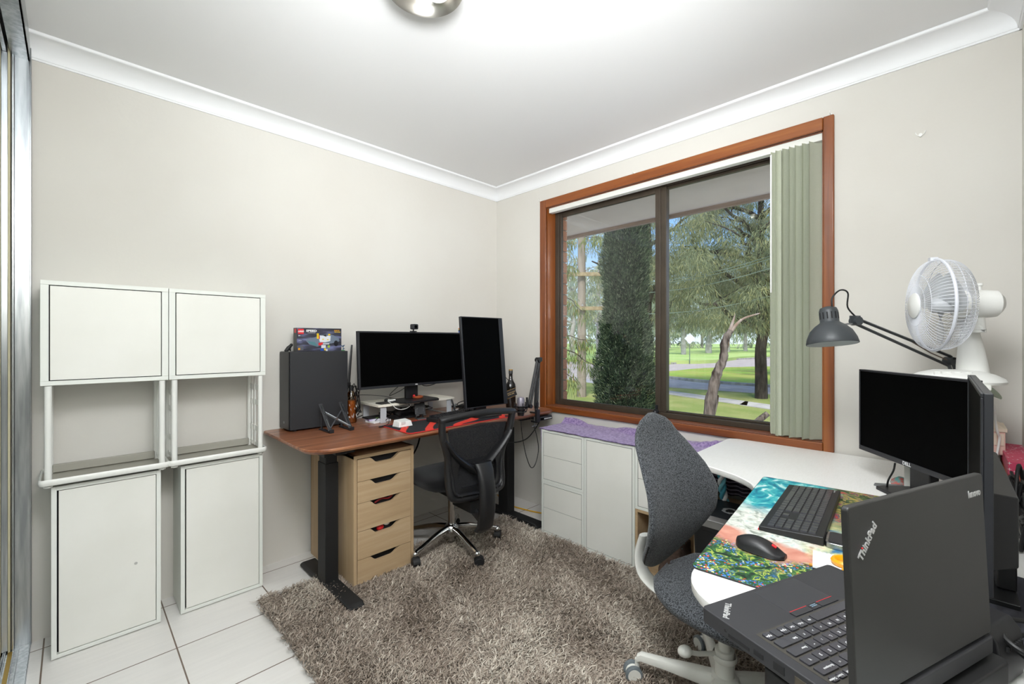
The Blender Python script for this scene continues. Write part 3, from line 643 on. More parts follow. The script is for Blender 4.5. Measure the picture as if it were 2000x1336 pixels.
# ---------------------------------------------------------------- black mesh office chair
def loft_chair():
    t = thing('office_chair', 'black mesh-back office chair with chrome star base at the walnut desk', 'chair', (-.94,-.592,.010), math.radians(-4))
    # chair faces +y, back at -y
    b = G()
    hub = b.lathe([(.0,.085),(.045,.085),(.05,.10),(.042,.14),(.03,.15),(0,.15)],20)
    base = b.build('hub', M_chrome, t)
    for k in range(5):
        a = math.radians(190+72*k+4); c, s_ = math.cos(a), math.sin(a); g = G()
        path = smooth_path([(c*.03,s_*.03,.125),(c*.12,s_*.12,.118),(c*.22,s_*.22,.095),(c*.30,s_*.30,.075)],4)
        g.tube(path, [.023-.007*i/(len(path)-1) for i in range(len(path))], 10, flat=.8, up=(0,0,1)); g.ball((c*.30,s_*.30,.073),.019)
        leg = g.build('base_arm', M_chrome, t)
        g = G(); g.M = Matrix.Translation((c*.30,s_*.30,0)) @ Matrix.Rotation(a+1.1,4,'Z')
        g.cyl((0,0,.035),(0,0,.07),.006); g.lathe([(.022,-.022),(.026,-.018),(.026,-.006),(.022,-.003),(.022,.003),(.026,.006),(.026,.018),(.022,.022)],18,(.012,0,.03),'y'); g.rings([[(.012+.029*math.cos(q),y,.032+.029*math.sin(q)) for q in [PI*i/8 for i in range(9)]] for y in (-.02,.02)]); g.build('caster', M_black2, leg)
    g = G(); g.cyl((0,0,.045),(0,0,.10),.018); g.cyl((0,0,.14),(0,0,.36),.022); g.build('gas_lift', M_chrome, t)
    g = G(); g.cbox((0,-.02,.375),(.15,.26,.05)); g.box(-.045,.045,-.27,-.08,.30,.365); g.tube([(.07,-.05,.37),(.2,-.08,.365),(.24,-.09,.36)],.006); g.build('mechanism', M_black2, t, bevel=.008)
    g = G(); rs = []
    for i in range(13):
        v = -1+2*i/12; y = .02+v*.235; wv = .245*(1-abs(v)**4.5)**.35 if abs(v) < 1 else .06; thz = .045*(1-abs(v)**5)**.4+.004; zc = .455-.02*max(0,v)**2*1.4-(.0)
        rs.append([(wv*math.copysign(abs(math.cos(a))**.55,math.cos(a)), y, zc+thz*math.copysign(abs(math.sin(a))**.75,math.sin(a))-.018*(1-math.cos(a)**2)*(math.sin(a)<0)*0) for a in [2*PI*k/26 for k in range(26)]])
    g.rings(rs); g.build('seat', M_fabric_k, t, ang=60)
    # back: (u,v) outline bent around the sitter
    Y0 = -.285
    def bk(u, v, d=0): # v height above seat origin .42
        lean = -.035*((v-.12)/.35)**2*(1 if v>.12 else -.3) ; wrap = .32*u*u
        return (u, Y0+lean+wrap+.018*math.sin(min(1,max(0,v/.30))*PI)+d, .42+v)
    out = smooth_path([(-.245,.445,0),(0,.462,0),(.245,.445,0),(.262,.425,0),(.248,.33,0),(.205,.22,0),(.200,.12,0),(.195,.03,0),(.16,-.012,0),(0,-.02,0),(-.16,-.012,0),(-.195,.03,0),(-.200,.12,0),(-.205,.22,0),(-.248,.33,0),(-.262,.425,0)],5,True)
    g = G(); g.tube([bk(p[0]*.95,p[1]) for p in out], .025, 10, closed=True, flat=.75, up=(0,1,0)); fr = g.build('back_frame', M_black, t, ang=60)
    # solid surround between the frame and the two mesh windows
    def wnd(pts_, n_): return [(p[0],p[1]) for p in smooth_path([(x,y,0) for x,y in pts_], n_, True)]
    up_w = [(-.195,.385),(0,.40),(.195,.385),(.205,.36),(.17,.255),(.06,.175),(0,.155),(-.06,.175),(-.17,.255),(-.205,.36)]
    lo_w = [(-.135,.175),(-.07,.145),(0,.115),(.07,.145),(.135,.175),(.15,.10),(.13,.045),(0,.035),(-.13,.045),(-.15,.10)]
    def surf(uvs, name, m, d=0, rows=10):
        # fill outline by horizontal scan
        vs = [p[1] for p in uvs]; a, b_ = min(vs)+1e-4, max(vs)-1e-4; g = G(); R = []
        for k in range(rows+1):
            v = a+(b_-a)*k/rows; xs = []
            for i in range(len(uvs)):
                (x0,y0),(x1,y1) = uvs[i], uvs[(i+1)%len(uvs)]
                if (y0-v)*(y1-v) <= 0 and y0 != y1: xs.append(x0+(v-y0)/(y1-y0)*(x1-x0))
            l, r_ = min(xs), max(xs); R.append([bk(l+(r_-l)*j/12, v, d) for j in range(13)])
        g.rings(R, closed=False, cap=False); return g.build(name, m, t)
    surf(wnd(up_w,3), 'back_mesh', M_mesh, .006, 14); surf([(-.165,.02),(.165,.02),(.175,.12),(.17,.19),(-.17,.19),(-.175,.12)], 'lumbar_mesh', M_mesh, .012, 6)
    lo_out = smooth_path([(-.235,.33,0),(-.165,.235,0),(-.07,.165,0),(.07,.165,0),(.165,.235,0),(.235,.33,0),(.205,.20,0),(.20,.10,0),(.19,.02,0),(.13,-.015,0),(-.13,-.015,0),(-.19,.02,0),(-.20,.10,0),(-.205,.20,0)],3,True)
    lo_in = smooth_path([(-.13,.165,0),(-.115,.175,0),(-.05,.145,0),(.05,.145,0),(.115,.175,0),(.13,.165,0),(.14,.12,0),(.135,.08,0),(.12,.045,0),(.08,.04,0),(-.08,.04,0),(-.12,.045,0),(-.135,.08,0),(-.14,.12,0)],3,True)
    g = G(); g.rings([[bk(p[0],p[1],-.008) for p in lo_out],[bk(p[0],p[1],-.016) for p in lo_in],[bk(p[0],p[1],.008) for p in lo_in],[bk(p[0],p[1],.010) for p in lo_out],[bk(p[0],p[1],-.008) for p in lo_out]],cap=False); g.build('back_shell', M_black, t, ang=50)
    # yoke: V shaped lower edge of the upper window down to the spine
    def band(path, r, name, fl=.6):
        p = smooth_path(path, 6); g = G(); g.tube([bk(q[0],q[1],-.004) for q in p], r, 10, flat=fl, up=(0,1,0)); return g
    g = G()
    for s_ in (-1,1):
        p = smooth_path([(s_*.235,.33,0),(s_*.16,.235,0),(s_*.07,.16,0),(s_*.02,.125,0)],5)
        g.tube([bk(q[0],q[1],-.006) for q in p], [.026+.020*i/(len(p)-1) for i in range(len(p))], 10, flat=.5, up=(0,1,0))
        p = smooth_path([(s_*.20,.22,0),(s_*.175,.12,0),(s_*.165,.03,0),(s_*.12,.0,0)],5)
        g.tube([bk(q[0],q[1],-.003) for q in p], .022, 10, flat=.5, up=(0,1,0))
    g.tube([bk(-.15,.01,-.002),bk(0,.0,-.004),bk(.15,.01,-.002)], .024, 10, flat=.5, up=(0,1,0))
    g.build('back_yoke', M_black, t, ang=60)
    g = G(); R = []
    for z, w_, y, d in ((.20,.034,-.30,.03),(.24,.046,-.345,.035),(.34,.048,-.365,.035),(.46,.050,-.368,.03),(.56,.055,-.345,.024),(.60,.06,-.325,.018)):
        R.append([(w_*math.copysign(abs(math.cos(a))**.5,math.cos(a)), y+d*math.sin(a), z) for a in [2*PI*k/20 for k in range(20)]])
    g.rings(R); g.tube(smooth_path([(0,-.12,.335),(0,-.24,.30),(0,-.33,.26)],5),.03,12,flat=.6,up=(0,0,1)); g.build('spine', M_black, t, ang=50)
def meshmat():
    m = bpy.data.materials.new('chair_mesh'); m.use_nodes = True; t = m.node_tree; b = t.nodes['Principled BSDF']
    b.inputs['Base Color'].default_value = lin('17171A'); b.inputs['Roughness'].default_value = .8
    tc = _n(t,'ShaderNodeTexCoord'); w = _n(t,'ShaderNodeTexVoronoi'); w.inputs['Scale'].default_value = 420; t.links.new(tc.outputs['Object'], w.inputs[0])
    r = _n(t,'ShaderNodeMath', operation='GREATER_THAN'); r.inputs[1].default_value = .37; t.links.new(w.outputs['Distance'], r.inputs[0])
    r2 = _n(t,'ShaderNodeMath', operation='MULTIPLY_ADD'); r2.inputs[1].default_value = .35; r2.inputs[2].default_value = .66; t.links.new(r.outputs[0], r2.inputs[0]); t.links.new(r2.outputs[0], b.inputs['Alpha'])
    return m
M_mesh = meshmat()
loft_chair()

# ---------------------------------------------------------------- white storage row under the window
def store(name, label, y, z, W, H, kind):
    # front at x=-.36 facing -x; local x along -y world
    t = thing(name, label, 'cabinet', (-.36,y,z), -PI/2); D = .34
    m = M_oak if kind == 'open' else M_eket
    g = G(); e = .0004
    g.box(e,.016,0,D,e,H-e); g.box(W-.016,W-e,0,D,e,H-e); g.box(.016,W-.016,0,D,e,.016); g.box(.016,W-.016,0,D,H-.016,H-e); g.box(.016,W-.016,D-.006,D,.016,H-.016); g.build('body', m, t, bevel=.0012)
    if kind == 'open': return t
    G().box(.0165,W-.0165,.003,.006,.0165,H-.0165).build('front_gap_shade', M_gap, t)  # black sheet just behind the fronts, shade of the seams as colour
    if kind == 'door': G().box(.0188,W-.0188,.0006,.02,.0188,H-.0188).build('door', M_white, t, bevel=.001)
    else:
        for a,b in ((.0188,H/2-.001),(H/2+.001,H-.0188)): G().box(.0188,W-.0188,.0006,.02,a,b).build('drawer', M_white, t, bevel=.001)
    return t
store('storage_box', 'white two-drawer storage cube on the floor under another, next to the walnut desk', -.832, 0, .35, .35, 'drw')
store('storage_box', 'white two-drawer storage cube on top of another, next to the walnut desk', -.832, .350, .35, .35, 'drw')
store('storage_cabinet', 'tall white one-door storage cabinet under the purple throw', -1.184, 0, .35, .701, 'door')
store('storage_box', 'white two-drawer storage cube above the oak cube, half behind the grey chair', -1.536, .350, .35, .35, 'drw')
store('storage_cube', 'open pale oak cube holding shoes behind the grey chair', -1.536, 0, .35, .35, 'open')

# purple throw
g = G(); nx, ny = 22, 60; th = .004
def throw(i, j, o):
    x = -.365+.35*i/nx; y = -.815-1.18*j/ny
    z = .7035+.0015*math.sin(i*2.1+j*1.3)+.006*max(0,math.sin(y*9+x*5))*.3
    if i > nx-8: z += .034*math.exp(-((i-(nx-4+1.5*math.sin(j*.35)))/1.6)**2)*(.6+.6*math.sin(j*.23+1))
    if j < 2: z -= (2-j)*(.0 if o == 0 else 0)
    return (x+(.006*math.sin(j*.9) if i in (0,) else 0), y, z+o)
R = [[throw(i,j,0) for j in range(ny+1)]+[throw(i,j,th) for j in range(ny,-1,-1)] for i in range(nx+1)]
g.rings(R)
g.rings([[(x+.003*math.sin(zz*90+k), -.827+.008*math.sin(zz*30+1), zz), (x+.003*math.sin(zz*90+k), -.821+.008*math.sin(zz*30+1), zz)][:2] for k in (0,) for x in (-.362,) for zz in ()] or [[(0,0,0)]*3]*2) if False else None
hx = [-.355+.33*k/20 for k in range(21)]
g.rings([[(x,-.8285+.006*math.sin(k*1.2+.5*z_*20)*(1 if z_<.6 else .3),z_) for k,x in enumerate(hx)]+[(x,-.8235+.006*math.sin(k*1.2+.5*z_*20)*(1 if z_<.6 else .3),z_) for k,x in reversed(list(enumerate(hx)))] for z_ in (.44,.50,.56,.62,.68,.7075)])
tag(g.build('throw_blanket', M_plum, ang=70), 'purple woven throw spread over the white storage row below the window', 'blanket')
# yellow cable on the floor
tag(G().tube(smooth_path([(-.10,-.12,.012),(-.18,-.30,.008),(-.16,-.52,.008),(-.10,-.70,.008),(-.06,-.80,.008)],6),.005,8).build('yellow_cable', M_yel), 'yellow cable lying on the tiles behind the desk leg', 'cable')
# ---------------------------------------------------------------- things on the walnut desk
def monitor(name, label, x, y, z0, zc, w, h, yaw, tilt, boff=0, bez=(.008,.008,.008,.018), th=.022, back=(.5,.5,.03), logo=None, stand='foot', necktop=0, neckdy=.05, base=(.26,.19), chin='bottom'):
    t = thing(name, label, 'monitor', (x,y,z0), yaw); zc -= z0
    def put(o): o.location = (0,0,zc); o.rotation_euler = (tilt,0,0); return o
    l, r_, tp, bt = bez
    g = G(); g.box(-w/2,w/2,.002,th,-h/2,h/2); g.box(-w/2,w/2,-.002,.002,-h/2,-h/2+bt); g.box(-w/2,w/2,-.002,.002,h/2-tp,h/2); g.box(-w/2,-w/2+l,-.002,.002,-h/2+bt,h/2-tp); g.box(w/2-r_,w/2,-.002,.002,-h/2+bt,h/2-tp)
    put(g.build('housing', M_bezel, t, bevel=.0015))
    put(G().box(-w/2+l,w/2-r_,.0005,.0018,-h/2+bt,h/2-tp).build('screen', M_screen, t))
    bw, bh, bd = back; g = G()
    g.rings([[(sx_*w*bw/2*k, y_, sz*h*bh/2*k+boff) for sx_,sz in ((-1,-1),(1,-1),(1,1),(-1,1))] for k,y_ in (((1.25,th-.001),(1,th+bd*.6),(.8,th+bd)) if not boff else ((1.08,th-.001),(1,th+bd*.75),(.97,th+bd)))]); put(g.build('back_cover', M_black, t, bevel=.003))
    if logo: put(text(logo[0], logo[1], M_txtw, t, XZ(0,-.0023,-h/2+bt/2), 'logo', bold=.0004))
    if stand:
        g = G(); g.box(-.045,.045,th+bd*.5,th+bd*.5+.03,0.012,zc+.02-necktop); g.build('stand_neck', M_black, t, bevel=.004)
        g = G(); b0, b1 = base
        if stand == 'foot': g.prism([(-b0*.42,-b1*.55),(b0*.42,-b1*.55),(b0*.5,-b1*.3),(b0*.5,b1*.5),(-b0*.5,b1*.5),(-b0*.5,-b1*.3)], .0, .012)
        g.M = Matrix.Identity(4); o = g.build('stand_base', M_black, t, bevel=.002); o.location = (0,th+bd*.5-.02+neckdy*0,.0)
    return t
M_silver = mat('silver_paint','C6C9CE',.4,.15)
PCX, PCY = -1.75, -.171
t = thing('computer_case', 'matte black computer tower at the end of the walnut desk nearest the cabinets', 'computer', (PCX,PCY,DZ))
G().box(0,.335,0,.163,.008,.454).build('side_panel', M_case, t, bevel=.003)
g = G(); g.box(-.006,.0,.004,.159,.010,.452); f = g.build('front_panel', M_black, t, bevel=.003)
G().box(-.0066,-.006,.074,.09,.040,.052).build('badge', M_greymetal, f)
for xx in (.03,.30):
    for yy in (.02,.14): G().cyl((xx,yy,0),(xx,yy,.009),.012).build('foot', M_black2, t)
# toy box on the tower
def boxart():
    m = bpy.data.materials.new('box_print'); m.use_nodes = True; t = m.node_tree; b = t.nodes['Principled BSDF']; b.inputs['Roughness'].default_value = .35
    tc = _n(t,'ShaderNodeTexCoord'); mp = _n(t,'ShaderNodeMapping'); mp.inputs['Scale'].default_value = (8,1,40); mp.inputs['Rotation'].default_value = (0,.25,0)
    n = _n(t,'ShaderNodeTexNoise'); n.inputs['Scale'].default_value = 1; t.links.new(tc.outputs['Object'], mp.inputs[0]); t.links.new(mp.outputs[0], n.inputs[0])
    r = _n(t,'ShaderNodeValToRGB'); el = r.color_ramp.elements; el[0].position = .35; el[0].color = lin('2A2B33'); el[1].position = .7; el[1].color = lin('7A7FA8'); q = el.new(.52); q.color = lin('3F3F4E')
    t.links.new(n.outputs[0], r.inputs[0]); t.links.new(r.outputs[0], b.inputs['Base Color']); return m
t = thing('toy_box', 'dark printed building-toy box with a red logo standing on the computer tower', 'box', (-1.70,-.13,DZ+.4545))
G().box(0,.262,0,.055,0,.137).build('carton', mat('grey_carton','4C4B47',.5), t)
G().box(.0,.262,-.0006,.0,.0,.137).build('front_print', boxart(), t)
fp = [o for o in bpy.data.objects if o.name.startswith('front_print')][-1]
G().box(.006,.038,-.0012,-.0006,.101,.131).build('logo_square', M_red, fp); text('LEGO', .0125, M_whitep, fp, XZ(.022,-.0014,.116), 'logo', shear=.3, bold=.0006)
text('SPEED', .0165, M_txtw, fp, XZ(.082,-.001,.120), 'title', bold=.0008, sx_=1.35); text('CHAMPIONS', .006, M_txtw, fp, XZ(.082,-.001,.108), 'title', sx_=1.3)
text('9+', .011, M_txtw, fp, XZ(.014,-.001,.091), 'age_mark', bold=.0003); text('357 pcs', .0055, M_txtw, fp, XZ(.018,-.001,.063), 'piece_count')
g = G(); g.box(.004,.036,-.0012,-.0007,.006,.034); g.build('info_panel', mat('panel_grey','5A5C66',.4), fp); G().box(.007,.018,-.0016,-.0012,.008,.02).build('info_picture', M_orange, fp)
def flat(name, pts, m, parent, y=-.0011, d=.0005):
    g = G(); g.rings([[(px_,yy,pz_) for px_,pz_ in pts] for yy in (y-d,y)]); return g.build(name, m, parent, ang=20)
M_teal = mat('print_teal','4E7C84',.4); M_pg = mat('print_grey','6D7A8A',.4); M_pw = mat('print_white','D9DDE2',.4); M_py = mat('print_yellow','E8C21C',.4); M_pb = mat('print_black','16171C',.4); M_pblue = mat('print_blue','2450B0',.4)
flat('printed_car', [(.050,.062),(.056,.074),(.10,.082),(.13,.096),(.18,.104),(.215,.094),(.245,.078),(.25,.06),(.235,.052),(.20,.046),(.16,.040),(.115,.026),(.07,.040)], M_pg, fp)
flat('printed_car', [(.06,.060),(.10,.054),(.112,.040),(.112,.028),(.075,.042)], M_teal, fp, -.0017); flat('printed_windscreen', [(.11,.082),(.14,.095),(.17,.10),(.165,.085)], M_pb, fp, -.0017)
flat('printed_wheel', [(.228+.013*math.cos(a),.046+.018*math.sin(a)) for a in [2*PI*k/12 for k in range(12)]], M_pb, fp, -.0017)
flat('printed_blocks', [(.126,.072),(.13,.093),(.15,.093),(.165,.086),(.18,.093),(.195,.090),(.192,.06),(.16,.052),(.13,.055)], M_pw, fp, -.0022)
for (a,b_,c,d,m) in ((.112,.124,.074,.106,M_py),(.180,.192,.094,.104,M_py),(.144,.154,.068,.074,M_py),(.172,.182,.066,.072,M_py),(.126,.130,.072,.090,M_red),(.122,.14,.034,.050,M_red),(.138,.165,.018,.036,M_pw),(.134,.152,.002,.016,M_pblue),(.156,.166,.004,.016,M_py),(.166,.176,.0,.01,M_pw),(.176,.19,.02,.034,mat('print_lime','9CB53A',.4)),(.148,.186,.040,.046,M_pw),(.14,.148,.04,.052,M_red)): flat('printed_blocks', [(a,c),(b_,c),(b_,d),(a,d)], m, fp, -.0026)
text('BACK TO', .0075, M_orange, fp, XZ(.233,-.001,.124), 'title', shear=.2, bold=.0005); text('THE FUTURE', .0065, M_py, fp, XZ(.236,-.001,.115), 'title', shear=.2, bold=.0004)
o = G().box(-.0006,0,.012,.040,.108,.131).build('side_logo', M_red, t)
# little figures
t = thing('toy_figure', 'small black rearing toy animal beside the printed box on the tower', 'toy', (-1.735,-.10,DZ+.4545))
g = G(); g.tube([(-.012,0,.004),(.0,0,.02),(.012,.0,.034)],[.010,.012,.008]); g.tube([(.0,0,.02),(-.015,-.004,.004),(-.022,-.004,.003)],[.006,.004,.004]); g.tube([(.006,0,.02),(.012,.006,.003)],[.006,.004]); g.ball((.015,0,.037),.009); g.tube([(-.006,.006,.012),(-.02,.01,.004)],[.005,.003]); g.build('body', M_black2, t)
t = thing('toy_figure', 'tiny blue toy figure on a green base beside the printed box', 'toy', (-1.415-.012,-.13,DZ+.4545))
G().lathe([(.012,0),(.012,.003),(.004,.005)],12).build('base', mat('toy_green','3E8A4A',.5), t); g = G(); g.tube([(0,0,.004),(.002,0,.018)],.003); g.tube([(-.012,0,.034),(.0,0,.022),(.010,0,.036)],.0025); g.ball((.002,0,.03),.005); g.tube([(.0,0,.018),(.010,.0,.012)],.002); g.build('body', mat('toy_blue','46607C',.5), t)

monitor('ultrawide_monitor', 'wide black monitor standing on the white riser on the walnut desk', -.992, -.268, DZ+.115, 1.182, .81, .358, .012, -.057, bez=(.012,.012,.01,.016), logo=('DELL',.009), back=(.4,.5,.035), base=(.30,.20))
monitor('upright_monitor', 'black monitor turned to portrait on the walnut desk behind the mesh chair', -.622, -.548, DZ, 1.16, .365, .61, -.037, -.102, bez=(.008,.034,.006,.006), back=(.7,.4,.03), base=(.22,.16))
# riser shelf
t = thing('monitor_riser', 'white wooden monitor riser on silver legs under the wide monitor', 'riser', (-.98,-.165,DZ))
G().prism(rrect(-.295,.295,-.13,.13,.008), .101, .1145).build('shelf', mat('riser_wood','E9E5D8',.5,nscale=4,color2='DED9CA',stretch=(1,10,1)), t, bevel=.001)
for xx in (-.255,.255):
    for yy in (-.115,.115):
        g = G(); g.box(xx-.02,xx+.02,yy-.003,yy+.003,0,.101); g.build('leg', M_silver, t, bevel=.001)
    G().box(xx-.02,xx+.02,-.112,.112,0,.003).build('foot_bar', M_alu, t, bevel=.0005)
# webcam and figure on the wide monitor
t = thing('webcam', 'small black webcam clipped on top of the wide monitor', 'webcam', (-1.005,-.262,1.361))
g = G(); g.box(-.018,.018,-.012,.016,0,.006); g.cyl((0,0,.005),(0,0,.018),.005); g.build('clip', M_black, t)
g = G(); g.M = Matrix.Translation((.004,-.002,.034)) @ Matrix.Rotation(.15,4,'Z'); g.rings([[(p[0],y_,p[1]) for p in rrect(-.022,.022,-.018,.018,.009)] for y_ in (-.018,.016)]); g.build('camera_body', M_bezel, t, bevel=.003)
G().lathe([(.011,0),(.010,.003),(.004,.003)],18,(.006,-.020,.034),(0.0,-1,.0)).build('lens', M_screen, t)
t = thing('toy_figure', 'tiny block toy figure in a red cap on top of the wide monitor', 'toy', (-.618,-.262,1.3615))
for nm,m,bx in (('legs',M_pblue,(-.006,.006,-.003,.003,0,.010)),('torso',M_pb,(-.006,.006,-.003,.003,.010,.021)),('head',M_py,(-.004,.004,-.004,.004,.021,.029)),('cap',M_red,(-.0048,.0048,-.0055,.0048,.028,.033))): G().box(*bx).build(nm, m, t, bevel=.0008)

# left-hand cluster
t = thing('wifi_antenna', 'black flat antenna standing behind the computer tower', 'antenna', (-1.372,-.06,DZ))
g = G(); g.tube([(.014,0,.245),(.022,0,.36),(.034,0,.49)],[.009,.0085,.006],4,flat=.45,up=(1,0,0)); g.build('blade', M_black, t); g = G(); g.box(-.035,.022,-.012,.012,.22,.25); g.box(-.04,.0,-.016,.016,.13,.22); g.cyl((-.02,0,0),(-.02,0,.14),.012); g.build('base', M_black2, t, bevel=.002)
t = thing('drink_bottle', 'clear bottle of orange-brown drink with white lettering pattern behind the tower', 'bottle', (-1.372,-.125,DZ))
G().lathe([(0,0),(.03,0),(.033,.008),(.033,.15),(.028,.175),(.014,.20),(.013,.235),(0,.235)],20).build('glass', glassmat('bottle_glass','E4D6C0',1), t)
G().lathe([(0,.004),(.030,.004),(.031,.14),(0,.14)],20).build('drink', mat('amber_drink','A65A20',.3,nscale=90,color2='C07A3A'), t); G().lathe([(.0142,.2),(.0142,.232),(0,.236)],14).build('cap', M_black2, t)
g = G(); random.seed(4)
for k in range(16):
    a = random.uniform(3.4,5.8); z = random.uniform(.03,.12); g.tube([(.0337*math.cos(a+.05*j),.0337*math.sin(a+.05*j),z+.008*math.sin(j*2)) for j in range(4)],.0012,4)
g.build('label_pattern', M_whitep, t)
def slab(name, label, cat, c, d, rz, m, bev=.002, group=None, pages=None):
    g = G(); g.cbox((0,0,d[2]/2), d); o = g.build(name, m, None, bevel=bev); o.location = c; o.rotation_euler = (0,0,rz); return tag(o, label, cat, group)
slab('notebook', 'white and purple notebook lying lowest under the riser end', 'book', (-1.235,-.215,DZ), (.13,.09,.012), .15, M_paper)
slab('notebook', 'white booklet with violet edge lying on another under the riser end', 'book', (-1.245,-.205,DZ+.0125), (.12,.08,.010), -.1, mat('violet_print','8E78C4',.5,nscale=9,color2='F2F0F6'))
t = thing('spiral_notebook', 'black spiral notebook with green print under the riser end', 'book', (-1.25,-.185,DZ+.023), .05); G().box(-.06,.06,-.04,.04,0,.008).build('cover', M_black2, t, bevel=.001)
text('Pukka', .014, mat('green_print','8AC43F',.5), t, XZ(0,-.0405,.004) @ Matrix.Scale(.6,4), 'print'); g = G()
for k in range(14): g.tube([(-.055+.0085*k,.04+.004*math.cos(a),.006+.005*math.sin(a)) for a in [2*PI*j/8 for j in range(8)]],.0008,4,closed=True)
g.build('spiral_binding', M_steel, t)
t = thing('game_controller', 'black game controller lying on a flat black box under the riser', 'controller', (-1.03,-.18,DZ+.0135))
g = G()
g.rings([[(x,.035*w_*math.cos(a)-.01*abs(x)*10*.4,.024+.02*w_*math.sin(a)) for a in [2*PI*k/14 for k in range(14)]] for x,w_ in ((-.078,.25),(-.07,.75),(-.045,1),(0,.9),(.045,1),(.07,.75),(.078,.25))])
for s_ in (-1,1): g.tube([(s_*.055,-.015,.024),(s_*.07,-.045,.02),(s_*.066,-.065,.014)],[.019,.016,.009],10); g.cyl((s_*.03,-.012,.040),(s_*.03,-.014,.052),.008)
g.build('shell', M_black2, t)
slab('flat_box', 'thin flat black box under the game controller', 'box', (-1.04,-.18,DZ), (.19,.13,.013), .0, M_black2)
# phone, charger cable and pendant on the riser
slab('phone', 'black phone lying flat on the end of the riser', 'phone', (-1.185,-.235,DZ+.115), (.13,.065,.008), .12, M_black, .003)
slab('charger_block', 'small white charger lying on the phone on the riser', 'charger', (-1.15,-.232,DZ+.1235), (.05,.022,.012), .2, M_whitep, .003)
tag(G().tube(smooth_path([(-1.17,-.235,DZ+.130),(-1.19,-.26,DZ+.128),(-1.185,-.30,DZ+.115),(-1.16,-.31,DZ+.085),(-1.11,-.31,DZ+.075),(-1.06,-.305,DZ+.09),(-1.05,-.29,DZ+.116),(-1.07,-.25,DZ+.120)],6),.0022,6).build('charging_cable', M_whitep), 'white charging cable drooping over the front edge of the riser', 'cable')
t = thing('earphone_case', 'tangle of small black earphones on the riser', 'earphones', (-1.165,-.19,DZ+.115)); g = G(); g.ball((0,0,.012),.014,12,(1,1,.8)); g.ball((.03,-.01,.01),.011); g.tube(smooth_path([(0,0,.02),(.03,.02,.022),(.06,0,.004),(.03,-.02,.004),(.07,-.03,.003)],5),.0015,5); g.build('buds', M_black2, t)
t = thing('coiled_bangle', 'small reddish brown snake-shaped bangle on the wide monitor foot', 'bangle', (-.955,-.235,DZ+.127))
g = G(); g.tube([(.030*math.cos(a),.030*math.sin(a),.008) for a in [2*PI*k/20 for k in range(20)]],.008,8,closed=True); g.build('ring', mat('brown_bangle','9A4A24',.4), t); G().ball((-.032,-.006,.018),.009).build('bead', M_red, t)
# folding laptop stand (empty)
t = thing('laptop_stand', 'folding dark metal laptop stand with silver pads in front of the tower', 'stand', (-1.54,-.27,DZ))
for s_, x0 in ((-1,-.055),(1,.062)):
    g = G(); A = Vector((x0,-.075,.012)); B = Vector((x0-.008,.045,.150)); d = (B-A).normalized()
    g.tube([A,B],.011,4,flat=.35,up=(1,0,0)); arm = g.build('side_arm', M_bezel, t)
    for q0,q1 in ((.1,.4),(.6,.92)): G().tube([A.lerp(B,q0)+Vector((0,-.004,.004)),A.lerp(B,q1)+Vector((0,-.004,.004))],.0042,4,flat=.4,up=(0,1,0)).build('silver_pad', M_alu, arm)
    G().box(x0-.012,x0+.012,-.095,.06,0,.007).build('foot_bar', M_bezel, t, bevel=.001); G().box(x0-.012,x0+.012,-.097,-.088,.004,.02).build('front_lip', M_bezel, t, bevel=.001)
    G().tube([(x0,.045,.006),(x0-.006,.036,.130)],.006,4,flat=.5,up=(1,0,0)).build('rear_strut', M_bezel, t)
for a,b_ in (((-.055,-.068,.02),(.056,.022,.112)),((.062,-.068,.02),(-.062,.022,.112))): G().tube([a,b_],.006,4,flat=.35,up=(0,0,1)).build('cross_link', M_greymetal, t)
G().cyl((0,-.035,.066),(0,-.015,.066),.006).build('centre_pin', M_steel, t)
# mouse pad, keyboard, charger dock
def padmat():
    m = bpy.data.materials.new('mouse_pad_print'); m.use_nodes = True; t = m.node_tree; b = t.nodes['Principled BSDF']; b.inputs['Roughness'].default_value = .85
    tc = _n(t,'ShaderNodeTexCoord'); mp = _n(t,'ShaderNodeMapping'); mp.inputs['Rotation'].default_value = (0,0,.5); w = _n(t,'ShaderNodeTexWave'); w.inputs['Scale'].default_value = 1.5; w.inputs['Distortion'].default_value = 7; w.inputs['Detail'].default_value = 1; w.inputs['Detail Scale'].default_value = 1.2
    t.links.new(tc.outputs['Object'], mp.inputs[0]); t.links.new(mp.outputs[0], w.inputs[0]); r = _n(t,'ShaderNodeValToRGB'); el = r.color_ramp.elements; el[0].position = .80; el[0].color = lin('1A1C20'); el[1].position = .87; el[1].color = lin('E03A2A')
    t.links.new(w.outputs[0], r.inputs[0]); t.links.new(r.outputs[0], b.inputs['Base Color']); return m
t = thing('mouse_pad', 'black desk mat with red swirls and red edge on the walnut desk', 'mouse pad', (-.90,-.535,DZ+.0005))
pp_ = rrect(-.40,.40,-.155,.155,.025); G().prism(pp_,0,.003).build('pad', padmat(), t); G().tube([(x,y,.002) for x,y in pp_],.0022,6,closed=True,up=(0,0,1)).build('stitched_edge', M_red, t)
